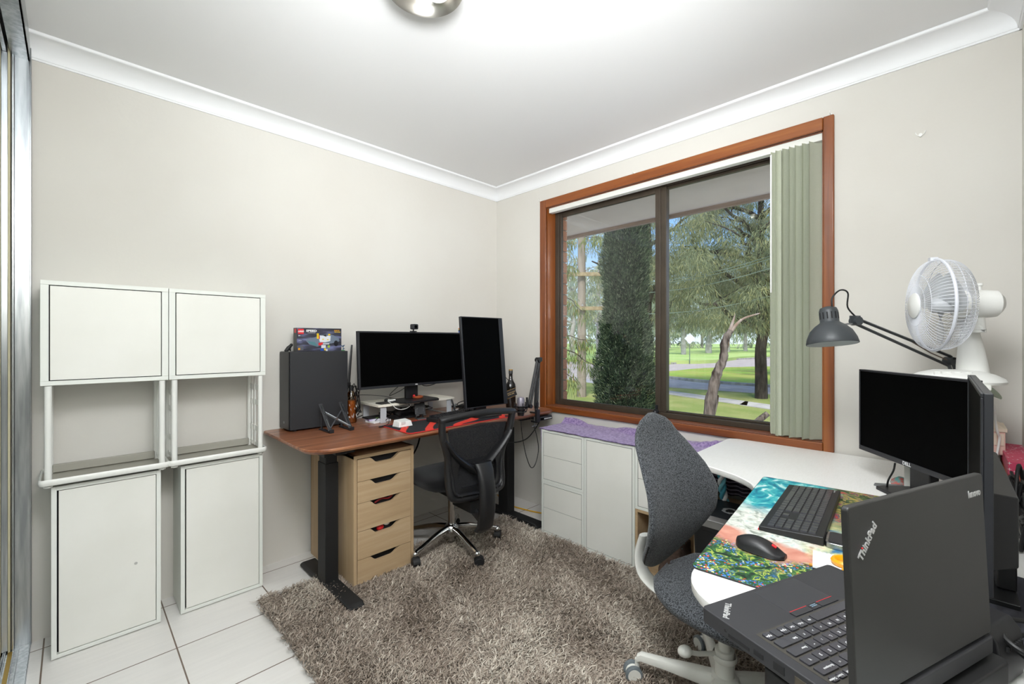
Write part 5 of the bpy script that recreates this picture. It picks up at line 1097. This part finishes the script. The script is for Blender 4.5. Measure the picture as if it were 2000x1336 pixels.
t = thing('clamp_lamp', 'dark grey jointed work lamp with a bell shade over the corner monitor', 'lamp', (-.08,-2.90,WZ))
MSH = None; M_lamp = mat('lamp_grey','3B3F42',.45,bump=.05,bscale=200); M_lampin = mat('lamp_inside','D8DCDC',.5)
EL = Vector((0,.10,1.218-WZ)); HD = Vector((-.473+.08,-2.544+2.90,1.377-WZ)); SH = Vector((-.563+.08,-2.483+2.90,1.30-WZ))
g = G(); g.box(-.02,.02,-.03,.03,0,.05); g.cyl((0,0,.05),(0,0,.08),.011); g.box(-.018,.018,-.028,.03,-.03,-.0268) if False else None; g.build('clamp', M_lamp, t, bevel=.002)
MSH = Matrix.Translation(SH+Vector((0,0,-.012))) @ Matrix.Rotation(math.radians(9),4,Vector((-.707,.707,0)))
for nm,a,b_ in (('lower_arm',Vector((0,.0,.08)),EL),('upper_arm',EL,HD)):
    d = (b_-a).normalized(); nn_ = d.cross(Vector((.6,.8,0))).normalized()*.013; g = G()
    for s_ in (-1,1): g.tube([a+nn_*s_*(1 if nm == 'lower_arm' else 1.5),b_+nn_*s_*.8],.0075,4,up=(.6,.8,0),flat=.8)
    ar = g.build(nm, M_lamp, t, ang=30)
    if nm == 'upper_arm':
        g = G(); p0 = a.lerp(b_,.42); g.tube([p0+nn_*-.9,p0.lerp(a,.5),a],.006,4,flat=.4); g.build('worn_strap', mat('worn_brown','6E5E52',.7), ar)
for p in (EL,HD):
    g = G(); g.cyl(p+Vector((-.006,-.008,0))*1.6,p+Vector((.006,.008,0))*1.6,.017,n=16)
    if p is HD: g.cbox(p+Vector((-.006,.002,.004)),(.045,.007,.034),math.radians(-35))
    g.build('joint', M_lamp, t, bevel=.001)
G().tube([HD+Vector((-.02,.01,-.01)),SH+Vector((.03,-.02,.062))],.0035,6).build('head_link', M_steel, t)
g = G(); g.M = MSH; g.lathe([(.083,0),(.084,.003),(.080,.022),(.068,.050),(.05,.070),(.034,.082),(.031,.086),(.031,.128),(.027,.140),(.012,.146),(0,.147)],36,cap=False); sd = g.build('shade', M_lamp, t, ang=60)
g = G(); g.M = MSH; g.lathe([(.082,.0005),(.078,.021),(.066,.048),(.048,.067),(.030,.078),(0,.079)],36,cap=False); g.build('shade_lining', M_lampin, sd, ang=60)
g = G()
for k in range(14):
    a = 2*PI*k/14; g.M = MSH @ Matrix.Rotation(a,4,'Z'); g.box(.0306,.0314,-.0022,.0022,.096,.122)
g.build('vent_slots', M_gap, sd)
G().ball(tuple(SH+Vector((0,0,.02))),.022,14).build('bulb', M_whitep, t)
G().tube(smooth_path([tuple(SH+Vector((0,0,.129))),tuple(SH+Vector((.002,0,.165))),tuple(SH+Vector((.03,-.02,.195))),tuple(SH+Vector((.06,-.04,.185))),tuple(SH+Vector((.055,-.04,.13))),tuple(HD+Vector((.01,0,.015)))],6),.003,6).build('lamp_cord', M_cable, t)
tag(G().tube(smooth_path([(-.085,-2.80,1.225),(-.10,-2.83,1.235),(-.13,-2.86,1.265)],5),.0035,6).build('lamp_cable', M_cable), 'short black cable curving up from the lamp elbow behind the fan neck', 'cable')

# pink box, toy house, glass leaf in the corner
t = thing('star_box', 'pink lidded gift box printed with white stars against the end wall', 'box', (-.035,-2.962,WZ), 0)
M_pink = mat('pink_card','C4405F',.55,nscale=2,color2='B8355C'); M_pinkg = mat('sunset_card','B83A56',.55,nscale=3,color2='C4762E',stretch=(1,1,4))
G().box(-.378,-.004,-.033,.021,0,.098).build('body', M_pinkg, t, bevel=.001); ld = G().box(-.385,.0,-.036,.024,.098,.140).build('lid', M_pink, t, bevel=.001)
def star(g, x, y, z, r, ax):
    for a in (0, PI/2):
        c, s_ = math.cos(a), math.sin(a); q = [(r*c,r*s_),(-.16*r*s_,.16*r*c),(-r*c,-r*s_),(.16*r*s_,-.16*r*c)]
        if ax == 'z': g.add([(x+u,y+v,z) for u,v in q],[(0,1,2,3)])
        elif ax == 'y': g.add([(x+u,y,z+v) for u,v in q],[(3,2,1,0)])
        else: g.add([(x,y+u,z+v) for u,v in q],[(0,1,2,3),(3,2,1,0)][:2])
random.seed(9); g = G()
for k in range(70): star(g, random.uniform(-.37,-.01), random.uniform(-.034,.022), .1403, random.uniform(.003,.008), 'z')
for k in range(10): star(g, -.3853, random.uniform(-.034,.022), random.uniform(.103,.135), random.uniform(.003,.007), 'x')
g.build('star_print', M_whitep, ld); g = G()
for k in range(16): star(g, -.3783, random.uniform(-.03,.02), random.uniform(.01,.09), random.uniform(.004,.010), 'x')
g.build('star_print', M_whitep, t)
slab('pale_box', 'plain pale box standing under the toy house behind the monitors', 'box', (-.105,-2.895,WZ), (.15,.05,.12), 0, M_white)
t = thing('toy_house', 'pale peach plastic toy house behind the edge-on monitor', 'toy', (-.115,-2.908,WZ+.121), 0)
M_peach = mat('peach_plastic','EFC9BC',.45); M_cream = mat('cream_plastic','EEDDC8',.45)
G().box(-.09,.085,-.037,.03,0,.085).build('walls', M_peach, t, bevel=.001); g = G(); g.box(-.096,.09,-.042,.035,.085,.097); g.rings([[(-.08,-.036,.097),(.075,-.036,.097),(.075,.028,.097),(-.08,.028,.097)],[(-.05,-.02,.108),(.05,-.02,.108),(.05,.01,.108),(-.05,.01,.108)]]); g.build('roof', M_cream, t, bevel=.001)
for y0_ in (-.034,-.016,.002): G().box(-.093,-.090,y0_,y0_+.014,.035,.078).build('window', M_cream, t, bevel=.0008); G().box(-.0935,-.092,y0_,y0_+.014,.004,.03).build('panel', M_peach, t, bevel=.0008)
t = thing('glass_leaf', 'pale green glass leaf ornament hanging below the fan base', 'ornament', (-.20,-2.905,1.10))
g = G(); R = []
for k in range(9):
    u = k/8; w_ = .016*math.sin(PI*u)**.7+.0006; R.append([(w_*math.cos(a)*.4, -.0+.02-.05*u+w_*math.sin(a), .05-.085*u+.02*u*u) for a in [2*PI*j/10 for j in range(10)]])
g.rings(R); g.build('leaf', mat('glass_green','B9C8B2',.2,alpha=.7), t)

# ---------------------------------------------------------------- laptop on its dock
LA = math.radians(159.1); t = thing('laptop', 'open black laptop in the foreground with its lid back to the viewer', 'laptop', (-1.565,-2.634,.838), LA)
M_lap = mat('laptop_black','2B2B2E',.55,bump=.05,bscale=700,dist=.0003); M_lid = mat('laptop_lid','222221',.42,nscale=3,color2='282726')
LW, LD, LH = .339, .232, .024
G().prism(rrect(0,LW,0,LD,.008),0,LH).build('base', M_lap, t, bevel=.002)
G().box(.018,LW-.018,.085,LD-.018,LH-.0002,LH+.0004).build('keyboard_tray', mat('tray_black','3A3731',.6), t)
G().prism(rrect(.115,.225,.008,.070,.003),LH-.001,LH+.0005).build('touchpad', mat('touchpad','303034',.4), t, bevel=.0005)
g = G()
for a,b_ in ((.115,.158),(.160,.180),(.182,.225)): g.prism(rrect(a,b_,.072,.083,.001),LH,LH+.0015)
bt = g.build('trackpoint_buttons', M_lap, t); g = G(); g.box(.116,.157,.0715,.0722,LH+.0014,LH+.0018); g.box(.183,.224,.0715,.0722,LH+.0014,LH+.0018); g.build('red_line', M_red, bt)
g = G()
for i in range(8):
    for j in range(2): g.box(.1635+i*.0017,.1643+i*.0017,.0735+.003*j,.0745+.003*j,LH+.0015,LH+.0018)
g.build('dots', mat('blue_dots','9FC2DC',.5), bt)
keyrows = [ # (y0, height, [(width, legend)])
 (.090,.0165,[(1,'Fn'),(1,'Ctrl'),(1,''),(1,'Alt'),(5.2,''),(1,'Alt'),(1,'PrtSc'),(1,'Ctrl'),(.8,'PgUp'),(.8,'↑'),(.8,'PgDn')]),
 (.108,.0165,[(2.2,'Shift'),(1,'Z'),(1,'X'),(1,'C'),(1,'V'),(1,'B'),(1,'N'),(1,'M'),(1,',<'),(1,'.>'),(1,'/?'),(2.4,'Shift')]),
 (.1265,.0165,[(1.7,'Caps'),(1,'A'),(1,'S'),(1,'D'),(1,'F'),(1,'G'),(1,'H'),(1,'J'),(1,'K'),(1,'L'),(1,';:'),(1,'\'"'),(2,'Enter')]),
 (.145,.0165,[(1.4,'Tab'),(1,'Q'),(1,'W'),(1,'E'),(1,'R'),(1,'T'),(1,'Y'),(1,'U'),(1,'I'),(1,'O'),(1,'P'),(1,'[{'),(1,']}'),(1.3,'\\|')]),
 (.1635,.0165,[(1,'~'),(1,'1'),(1,'2'),(1,'3'),(1,'4'),(1,'5'),(1,'6'),(1,'7'),(1,'8'),(1,'9'),(1,'0'),(1,'-'),(1,'='),(1.8,'Backspace')]),
 (.182,.011,[(1,'Esc')]+[(.93,'F%d'%i) for i in range(1,13)]+[(.8,'Home'),(.8,'End'),(.8,'Insert'),(.8,'Delete')])]
for y0_,hh,ks in keyrows:
    tot = sum(w_ for w_,_ in ks); u = (LW-.044)/tot; xx = .022
    for w_,lg in ks:
        k = G(); a0, a1 = xx+.0012, xx+w_*u-.0012; k.prism(rrect(a0,a1,y0_,y0_+hh-.002,.002,3),LH,LH+.0028); ko = k.build('key', M_key2, t, ang=30)
        if lg and a1 > .12 and lg != '↑': text(lg, .0048 if len(lg) > 1 else .006, M_txtw, ko, Matrix.Translation(((a0+a1)/2 if len(lg) < 3 else a0+.0055+len(lg)*.0008, y0_+hh/2, LH+.0030)), 'legend', extrude=.0001)
        xx += w_*u
G().lathe([(.009,0),(.009,.0016),(.0,.0016)],24,(LW-.016,LD-.022,LH)).build('power_button', M_lap, t)
M_lg = mat('logo_silver','C9C9C9',.35,.5)
# badge on the palm rest reads towards the screen side
lgp = text('ThinkPad', .0125, M_lg, t, Matrix.Translation((LW-.028,.026,LH+.0004)) @ Matrix.Rotation(math.radians(35),4,'Z'), 'badge', bold=.0004, extrude=.0003)
g = G()
G().box(LW-.0002,LW+.0005,.052,.088,.0055,.0105).build('card_slot', M_gap, t)
for (a,b_,z0_,z1_,nm,m) in ((.095,.110,.007,.014,'usb_port',M_gap),(.125,.141,.006,.018,'network_port',M_gap),(.155,.185,.006,.017,'video_port',mat('port_metal','5C564C',.4,.7)),(.045,.049,.010,.014,'audio_jack',M_gap)): G().box(LW-.0002,LW+.0008,a,b_,z0_,z1_).build(nm, m, t, bevel=.0003)
# lid
op = math.radians(93); ML = Matrix.Translation((0,LD-.004,LH+.003)) @ Matrix.Rotation(op,4,'X') @ Matrix.Diagonal((1,-1,-1,1))
# local lid coordinates: x along hinge, second axis from hinge up, third outwards
def lidM(): return Matrix.Translation((0,LD-.012,LH)) @ Matrix.Rotation(math.radians(2.5),4,'X')
g = G(); g.M = lidM(); g.rings([[(x,y_,z) for x,z in rrect(0,LW,.004,.238,.006)] for y_ in (0,.009)]); lid = g.build('lid', M_lid, t, bevel=.0022)
g = G(); g.M = lidM(); g.box(.012,LW-.012,-.0008,.0004,.02,.228); g.build('screen', M_screen, lid)
g = G(); g.cyl((.03,LD-.016,LH+.002),(.07,LD-.016,LH+.002),.0055); h1 = g.build('hinge', M_greymetal, t); g = G(); g.cyl((LW-.07,LD-.016,LH+.002),(LW-.03,LD-.016,LH+.002),.0055); g.build('hinge', M_greymetal, t)
MB_ = lidM() @ Matrix.Translation((0,.0095,0)) @ Matrix.Rotation(PI,4,'Z') @ Matrix.Rotation(PI/2,4,'X')
lt = text('ThinkPad', .0145, M_lg, lid, MB_ @ Matrix.Translation((-LW+.036,.192,0)) @ Matrix.Rotation(math.radians(47),4,'Z'), 'logo', bold=.0005, extrude=.0004, sx_=.95)
text('lenovo', .0135, M_lg, lid, MB_ @ Matrix.Translation((-.030,.212,0)), 'logo', bold=.0006, extrude=.0003)
a_ = math.radians(47); G().ball((0,0,0),.0011,8).build('red_dot', M_red, lid).location = (MB_ @ Matrix.Translation((-LW+.036,.192,0)) @ Matrix.Rotation(a_,4,'Z') @ Vector((-.0128,.0052,.0004)))
t = thing('docking_station', 'black docking station under the rear of the open laptop', 'dock', (-1.565,-2.634,WZ+.001), LA)
G().prism(rrect(-.015,LW-.01,.10,LD+.012,.010),0,.068).build('body', M_black2, t, bevel=.003)
g = G(); g.rings([[(x,y_,z) for y_,z in ((LD-.085,.0),(LD-.008,.0),(LD-.004,.03),(LD-.010,.072),(LD-.022,.088),(LD-.085,.092))] for x in (-.125,-.04)]); g.build('rear_block', M_black, t, bevel=.004)
g = G()
for k in range(7): g.box(-.112+.008*k,-.108+.008*k,LD-.0075,LD-.0045,.055,.062)
g.build('vent', M_gap, t)
for k,(x,w_,m) in enumerate(((.05,.03,M_pblue),(.10,.016,M_black2),(.14,.016,M_orange),(.18,.04,M_steel),(.24,.014,M_steel))): G().box(x,x+w_,LD+.012,LD+.015,.020,.034).build('port', m, t, bevel=.0005)
random.seed(21)
t = thing('cable_tangle', 'heap of thick black cables and plugs behind the docking station', 'cables', (-1.56,-2.90,WZ+.003))
for k,pp3 in enumerate(([(.10,-.03,.06),(.04,.03,.075),(-.02,.035,.07),(-.03,.01,.06),(.03,-.015,.05),(.10,-.04,.05)],[(.12,-.02,.03),(.05,.025,.045),(.0,.01,.04),(.02,-.03,.03),(.10,-.05,.02)],[(-.10,-.055,.015),(-.04,-.02,.02),(.04,-.03,.015),(.13,-.05,.01)],[(-.14,-.03,.01),(-.05,-.045,.03),(.03,-.06,.02),(.12,-.07,.02)],[(-.08,.0,.012),(0,-.04,.03),(.09,-.06,.03),(.16,-.04,.01)],[(.02,.03,.012),(.08,.0,.02),(.14,-.05,.01)],[(-.16,-.06,.006),(-.06,-.07,.01),(.05,-.075,.006)])):
    G().tube(smooth_path(pp3,7), .0042, 8).build('cable', M_cable, t)
for k,(x,y,z,a) in enumerate(((-.06,-.03,.012,-.3),(-.10,-.05,.012,-.2),(.03,-.02,.035,-.5))):
    g = G(); g.M = Matrix.Translation((x,y,z)) @ Matrix.Rotation(a,4,'Z'); g.box(-.022,.022,-.010,.010,-.006,.006); g.build('plug', M_bezel, t, bevel=.002)
t = thing('cable_tangle', 'knot of black cables and plugs between the edge-on monitor and the pink box', 'cables', (-.72,-2.955,WZ+.003))
for k in range(12):
    p = [(random.uniform(-.25,.25), random.uniform(-.03,.028), abs(random.gauss(.06,.05))+.004) for _ in range(6)]; G().tube(smooth_path(p,6), .0045, 8).build('cable', M_cable, t)
slab('power_adapter', 'black power adapter lying among the cables behind the edge-on monitor', 'adapter', (-1.22,-2.955,WZ+.001), (.13,.05,.035), 0, M_black2, .004)
g = G(); g.prism([(-1.44,-2.985),(-1.10,-2.985),(-1.08,-2.85),(-1.28,-2.81),(-1.42,-2.83),(-1.46,-2.90)],WZ+.0002,WZ+.002); tag(g.build('dark_cloth', mat('charcoal_cloth','3A3A42',.9,nscale=12,color2='2A2A30',stretch=(1,6,1))), 'charcoal cloth lying under the cables at the end of the white desk', 'cloth')
# clear plastic drawers next to the desk
t = thing('clear_drawers', 'frosted clear plastic drawer tower below the laptop', 'drawers', (-1.86,-2.80,0))
g = G(); w_, d_ = .155, .155
for z0_,z1_ in ((.02,.25),(.26,.49),(.50,.725)):
    q = G(); q.rings([[(x,y,z0_) for x,y in rrect(-w_+.012,w_-.012,-d_+.012,d_-.012,.02)],[(x,y,z1_) for x,y in rrect(-w_,w_,-d_,d_,.02)]]); dr = q.build('drawer', M_clear, t, ang=30)
    q = G(); q.tube([(x,y,z1_) for x,y in rrect(-w_-.003,w_+.003,-d_-.003,d_+.003,.02)],.006,6,closed=True,up=(0,0,1)); q.build('rim', M_clear, dr)
G().prism(rrect(-w_-.004,w_+.004,-d_-.004,d_+.004,.02),.735,.752).build('lid', M_clear, t, bevel=.004)

# ---------------------------------------------------------------- grey swivel chair
t = thing('swivel_chair', 'charcoal felt swivel chair with white frame at the white desk', 'chair', (-1.02,-2.25,.008), math.atan2(-.99,-.12)+PI/2)
# local: faces -y ; backrest at +y
g = G(); g.lathe([(0,.10),(.05,.10),(.045,.135),(.032,.14),(.031,.225),(0,.225)],28); g.build('hub', M_chairwhite, t, ang=30)
yaw_c = math.atan2(-.99,-.12)+PI/2
for k in range(5):
    a = math.radians(105+72*k)-yaw_c; c, s_ = math.cos(a), math.sin(a); g = G()
    def q_(r,z,w_,h_): return [(c*r-s_*w_*u, s_*r+c*w_*u, z+h_*v) for u,v in ((-1,-.6),(-.9,-1),(.9,-1),(1,-.6),(.8,.7),(.5,1),(-.5,1),(-.8,.7))]
    g.rings([q_(.02,.112,.030,.026),q_(.08,.112,.026,.022),q_(.20,.105,.019,.015),q_(.285,.100,.016,.013),q_(.300,.090,.014,.012)]); lg = g.build('base_arm', M_chairwhite, t, ang=40)
    g = G(); M0 = Matrix.Translation((c*.30,s_*.30,0)) @ Matrix.Rotation(a+.5,4,'Z'); g.M = M0
    g.cyl((0,0,.05),(0,0,.085),.009); g.lathe([(.020,-.007),(.026,-.007),(.026,.007),(.020,.007)],24,(.016,0,.034),'y'); cs_ = g.build('caster', M_chairwhite, lg)
    for sy in (-.017,.017):
        g = G(); g.M = M0; g.lathe([(.027,-.008),(.032,-.005),(.032,.005),(.027,.008)],26,(.016,sy,.034),'y'); g.build('tyre', M_caster, cs_)
        g = G(); g.M = M0; g.lathe([(.0,-.009),(.024,-.009),(.024,.009),(.0,.009)],24,(.016,sy,.034),'y'); g.build('wheel_cap', M_chairwhite, cs_)
g = G(); g.cyl((0,0,.225),(0,0,.37),.020,n=24); g.build('gas_lift', M_chairwhite, t)
g = G(); lv = Matrix.Rotation(math.radians(148)-yaw_c,4,'Z'); g.M = lv; g.tube([(.02,-.012,.205),(.10,-.004,.222),(.135,0,.235)],[.008,.008,.007],10); g.ball((.155,.0,.242),.021,14,(1.2,1,.9)); g.lathe([(.037,.190),(.040,.195),(.040,.205),(.037,.210)],28,cap=False); g.build('height_lever', M_chairwhite, t)
g = G(); R = []
for i in range(17):
    v = -1+2*i/16; y = -.02+v*.235; w_ = .232*max(0,(1-abs(v)**2.6))**.45+.012; th = .042*max(0,(1-abs(v)**4))**.5+.006; zc = .405+.02*v*v*(1 if v>0 else -.8)
    R.append([(w_*math.copysign(abs(math.cos(a))**.75,math.cos(a)), y, zc+th*math.sin(a)*(1.25 if math.sin(a)<0 else .8)+.018*abs(math.cos(a))) for a in [2*PI*k/28 for k in range(28)]])
g.rings(R); g.build('seat', M_greyfab, t, ang=70)
G().lathe([(0,.315),(.07,.325),(.11,.35),(.12,.365),(0,.365)],24).build('seat_support', M_chairwhite, t)
# backrest, strongly curved
g = G(); R = []; NV = 26
for i in range(NV+1):
    v = i/NV; e_ = min(1,(v+.001)/.16)**.5 if v < .16 else 1; z = .415+.59*v
    w_ = np.interp(v,[0,.05,.15,.35,.5,.65,.8,.92,.98,1],[.045,.10,.155,.222,.228,.205,.165,.115,.07,.02])
    yc = .275-.085*math.sin(PI*min(1,v*1.15))**1.2*(1 if v<.87 else 1)+.055*max(0,v-.55)**1.3 ; th = np.interp(v,[0,.06,.3,.6,.9,1],[.016,.030,.036,.028,.02,.008])
    ring = []
    for k in range(32):
        a = 2*PI*k/32; cx_ = math.copysign(abs(math.cos(a))**.85,math.cos(a)); u = w_*cx_; ring.append((u, yc-.9*u*u*1.1+.0+th*math.sin(a), z))
    R.append(ring)
g.rings(R); g.build('backrest', M_greyfab, t, ang=75)
ZP = [tuple(Vector(R[k_][16])+Vector((-.0006,0,0))) for k_ in range(2,8)]
g = G(); g.tube(smooth_path(ZP,4),.0026,6); g.build('zip', M_gap, t)
g = G(); g.tube(smooth_path([(-.02,.31,.52),(-.03,.325,.44),(-.03,.30,.365),(-.02,.20,.325),(0,.08,.335)],5),.034,12,flat=.35,up=(1,0,0)); g.build('back_bracket', M_chairwhite, t)

# ---------------------------------------------------------------- under the white desk
t = thing('recycling_bin', 'tall black recycling bin with a pale arrows symbol on its lid', 'bin', (-.42,-2.085,0))
G().rings([[(x,y,z) for x,y in rrect(-w_,w_,-w_,w_,.02)] for w_,z in ((.125,0),(.14,.43))]).build('body', mat('bin_black','1E2023',.5), t, ang=30)
g = G(); g.prism(rrect(-.145,.145,-.145,.145,.02),.43,.47); g.build('rim', M_bezel, t, bevel=.004); ld = G().prism(rrect(-.135,.14,-.14,.14,.02),.47,.492).build('lid', mat('bin_lid','26282B',.45), t, bevel=.004)
g = G(); g.rings([[(x_,y_,z_) for x_,z_ in ((-.155,.452),(-.150,.485),(-.128,.500),(-.120,.495),(-.13,.46))] for y_ in (-.09,.09)]); hd = g.build('pedal_handle', M_steel, t, bevel=.002)
g = G()
for k in range(3):
    g.M = Matrix.Translation((.01,.02,.4925)) @ Matrix.Rotation(2*PI*k/3,4,'Z'); g.prism([(-.016,.020),(.010,.020),(.010,.013),(.026,.027),(.010,.041),(.010,.034),(-.022,.034)],0,.0006); g.prism([(-.024,.032),(-.016,.020),(-.030,.004),(-.036,.014)],0,.0006)
g.build('recycling_symbol', mat('pale_print','B4B6B8',.5), ld)
t = thing('striped_scarf', 'dark scarf with pale thin stripes hanging below the white desk', 'scarf', (-.20,-1.985,.50))
def scarfmat():
    m = mat('striped_cloth','332B3A',.95); tt = m.node_tree; w_ = _n(tt,'ShaderNodeTexWave'); w_.bands_direction = 'Z'; w_.inputs['Scale'].default_value = 16; w_.inputs['Distortion'].default_value = .6; tc = _n(tt,'ShaderNodeTexCoord'); tt.links.new(tc.outputs['Object'], w_.inputs[0])
    r = _n(tt,'ShaderNodeValToRGB'); r.color_ramp.elements[0].position = .78; r.color_ramp.elements[0].color = lin('2E2836'); r.color_ramp.elements[1].position = .86; r.color_ramp.elements[1].color = lin('8C8594'); tt.links.new(w_.outputs[0], r.inputs[0]); tt.links.new(r.outputs[0], tt.nodes['Principled BSDF'].inputs['Base Color']); return m
g = G(); R = []
for k in range(9):
    z = .23*k/8; R.append([(.012*math.sin(j*1.1+k*.3)+.0, .10-.20*j/18, z) for j in range(19)]+[(.012*math.sin(j*1.1+k*.3)+.006, .10-.20*j/18, z) for j in range(18,-1,-1)])
g.rings(R); g.build('cloth', scarfmat(), t, ang=70)
t = thing('braided_rope', 'braided turquoise and white rope toy hanging under the desk', 'rope', (-.27,-1.975,.47))
for s_,m in ((0,mat('turquoise_yarn','4FA9C0',.9,bump=.5,bscale=200)),(2.09,M_paper),(4.19,mat('turquoise_yarn2','7CC3D2',.9,bump=.5,bscale=200))):
    G().tube([(.010*math.cos(k*.55+s_), .012*math.sin(k*.55+s_)-.02*max(0,1-k/14)**2, .012*k*.8) for k in range(28)],.0095,8).build('strand', m, t)
slab('wooden_tray', 'pale wooden box behind the recycling bin under the desk', 'box', (-.225,-1.985,0), (.14,.16,.47), 0, M_oak)
t = thing('white_carton', 'white carton with a blue label in the shade under the desk', 'box', (-.13,-2.19,0)); G().box(-.06,.10,-.06,.05,0,.66).build('carton', M_white, t, bevel=.001); G().box(-.0608,-.06,-.04,.03,.50,.54).build('blue_label', M_pblue, t); G().box(-.0608,-.06,-.04,.03,.30,.49).build('paper_label', M_paper, t)
def shoe(name, label, x, y, yaw, hi, m, sole, parts):
    t = thing(name, label, 'shoe', (x,y,.017), yaw)
    g = G(); o = [(-.135,0),(-.125,.035),(-.05,.034),(.05,.042),(.11,.038),(.14,.015),(.145,0)]; oo = o+[(a,-b_) for a,b_ in o[-2:0:-1]]
    g.prism([(a,b_) for a,b_ in oo][::-1],0,.026); g.build('sole', sole, t, bevel=.005)
    g = G(); R = []
    for k,(z,f,xo) in enumerate(((.02,1,0),(.045,.98,0),(.06,.9,-.006),(.075,.72,-.035),(.09,.55,-.065),(.09+hi,.48,-.075))): R.append([(a*f+xo*1.0, b_*min(1,f*1.15), z) for a,b_ in oo])
    g.rings(R[::1]); up = g.build('upper', m, t, bevel=.006, ang=60)
    for k in range(5):
        g = G(); xx = .055-.028*k; zz = .068+.009*k+(hi*.2*k if k>2 else 0); g.tube([(xx,-.024,zz-.004),(xx-.006,0,zz+.008),(xx,.024,zz-.004)],.0028,6); g.build('lace', parts, up)
    return t
M_boot = mat('boot_suede','5E4C42',.9,nscale=40,color2='4A3B33',bump=.4,bscale=200)
shoe('hiking_boot', 'brown hiking boot with teal laces in the open oak cube', -.235, -1.715, PI-.1, .05, M_boot, M_black2, mat('teal_lace','5F8F88',.8))
shoe('sneaker', 'black canvas sneaker with a white sole line in the open oak cube', -.225, -1.815, PI+.05, .0, mat('black_canvas','1B1E26',.9), M_paper, M_black2)

# ---------------------------------------------------------------- ceiling fixture
t = thing('ceiling_light', 'round brushed metal ceiling light with exposed white curled tube', 'light', (-1.769,-1.534,2.6))
g = G(); g.lathe([(.02,-.0),(.105,-.004),(.112,-.03),(.122,-.06),(.128,-.085),(.134,-.098),(.130,-.103),(.124,-.098),(.112,-.07),(.10,-.045),(.085,-.03),(.0,-.026)],48,cap=False); g.build('dish', mat('satin_nickel','B5B1AA',.28,.95), t, ang=50)
g = G(); g.cyl((.03,0,-.028),(.03,0,-.05),.022); g.build('lamp_holder', M_whitep, t)
g = G(); sp = [(.05+.034*math.cos(a), .034*math.sin(a)-.01, -.050-.0022*a) for a in [k*.35 for k in range(66)]]; g.tube(sp,.0065,8); g.build('curled_tube', M_whitep, t)
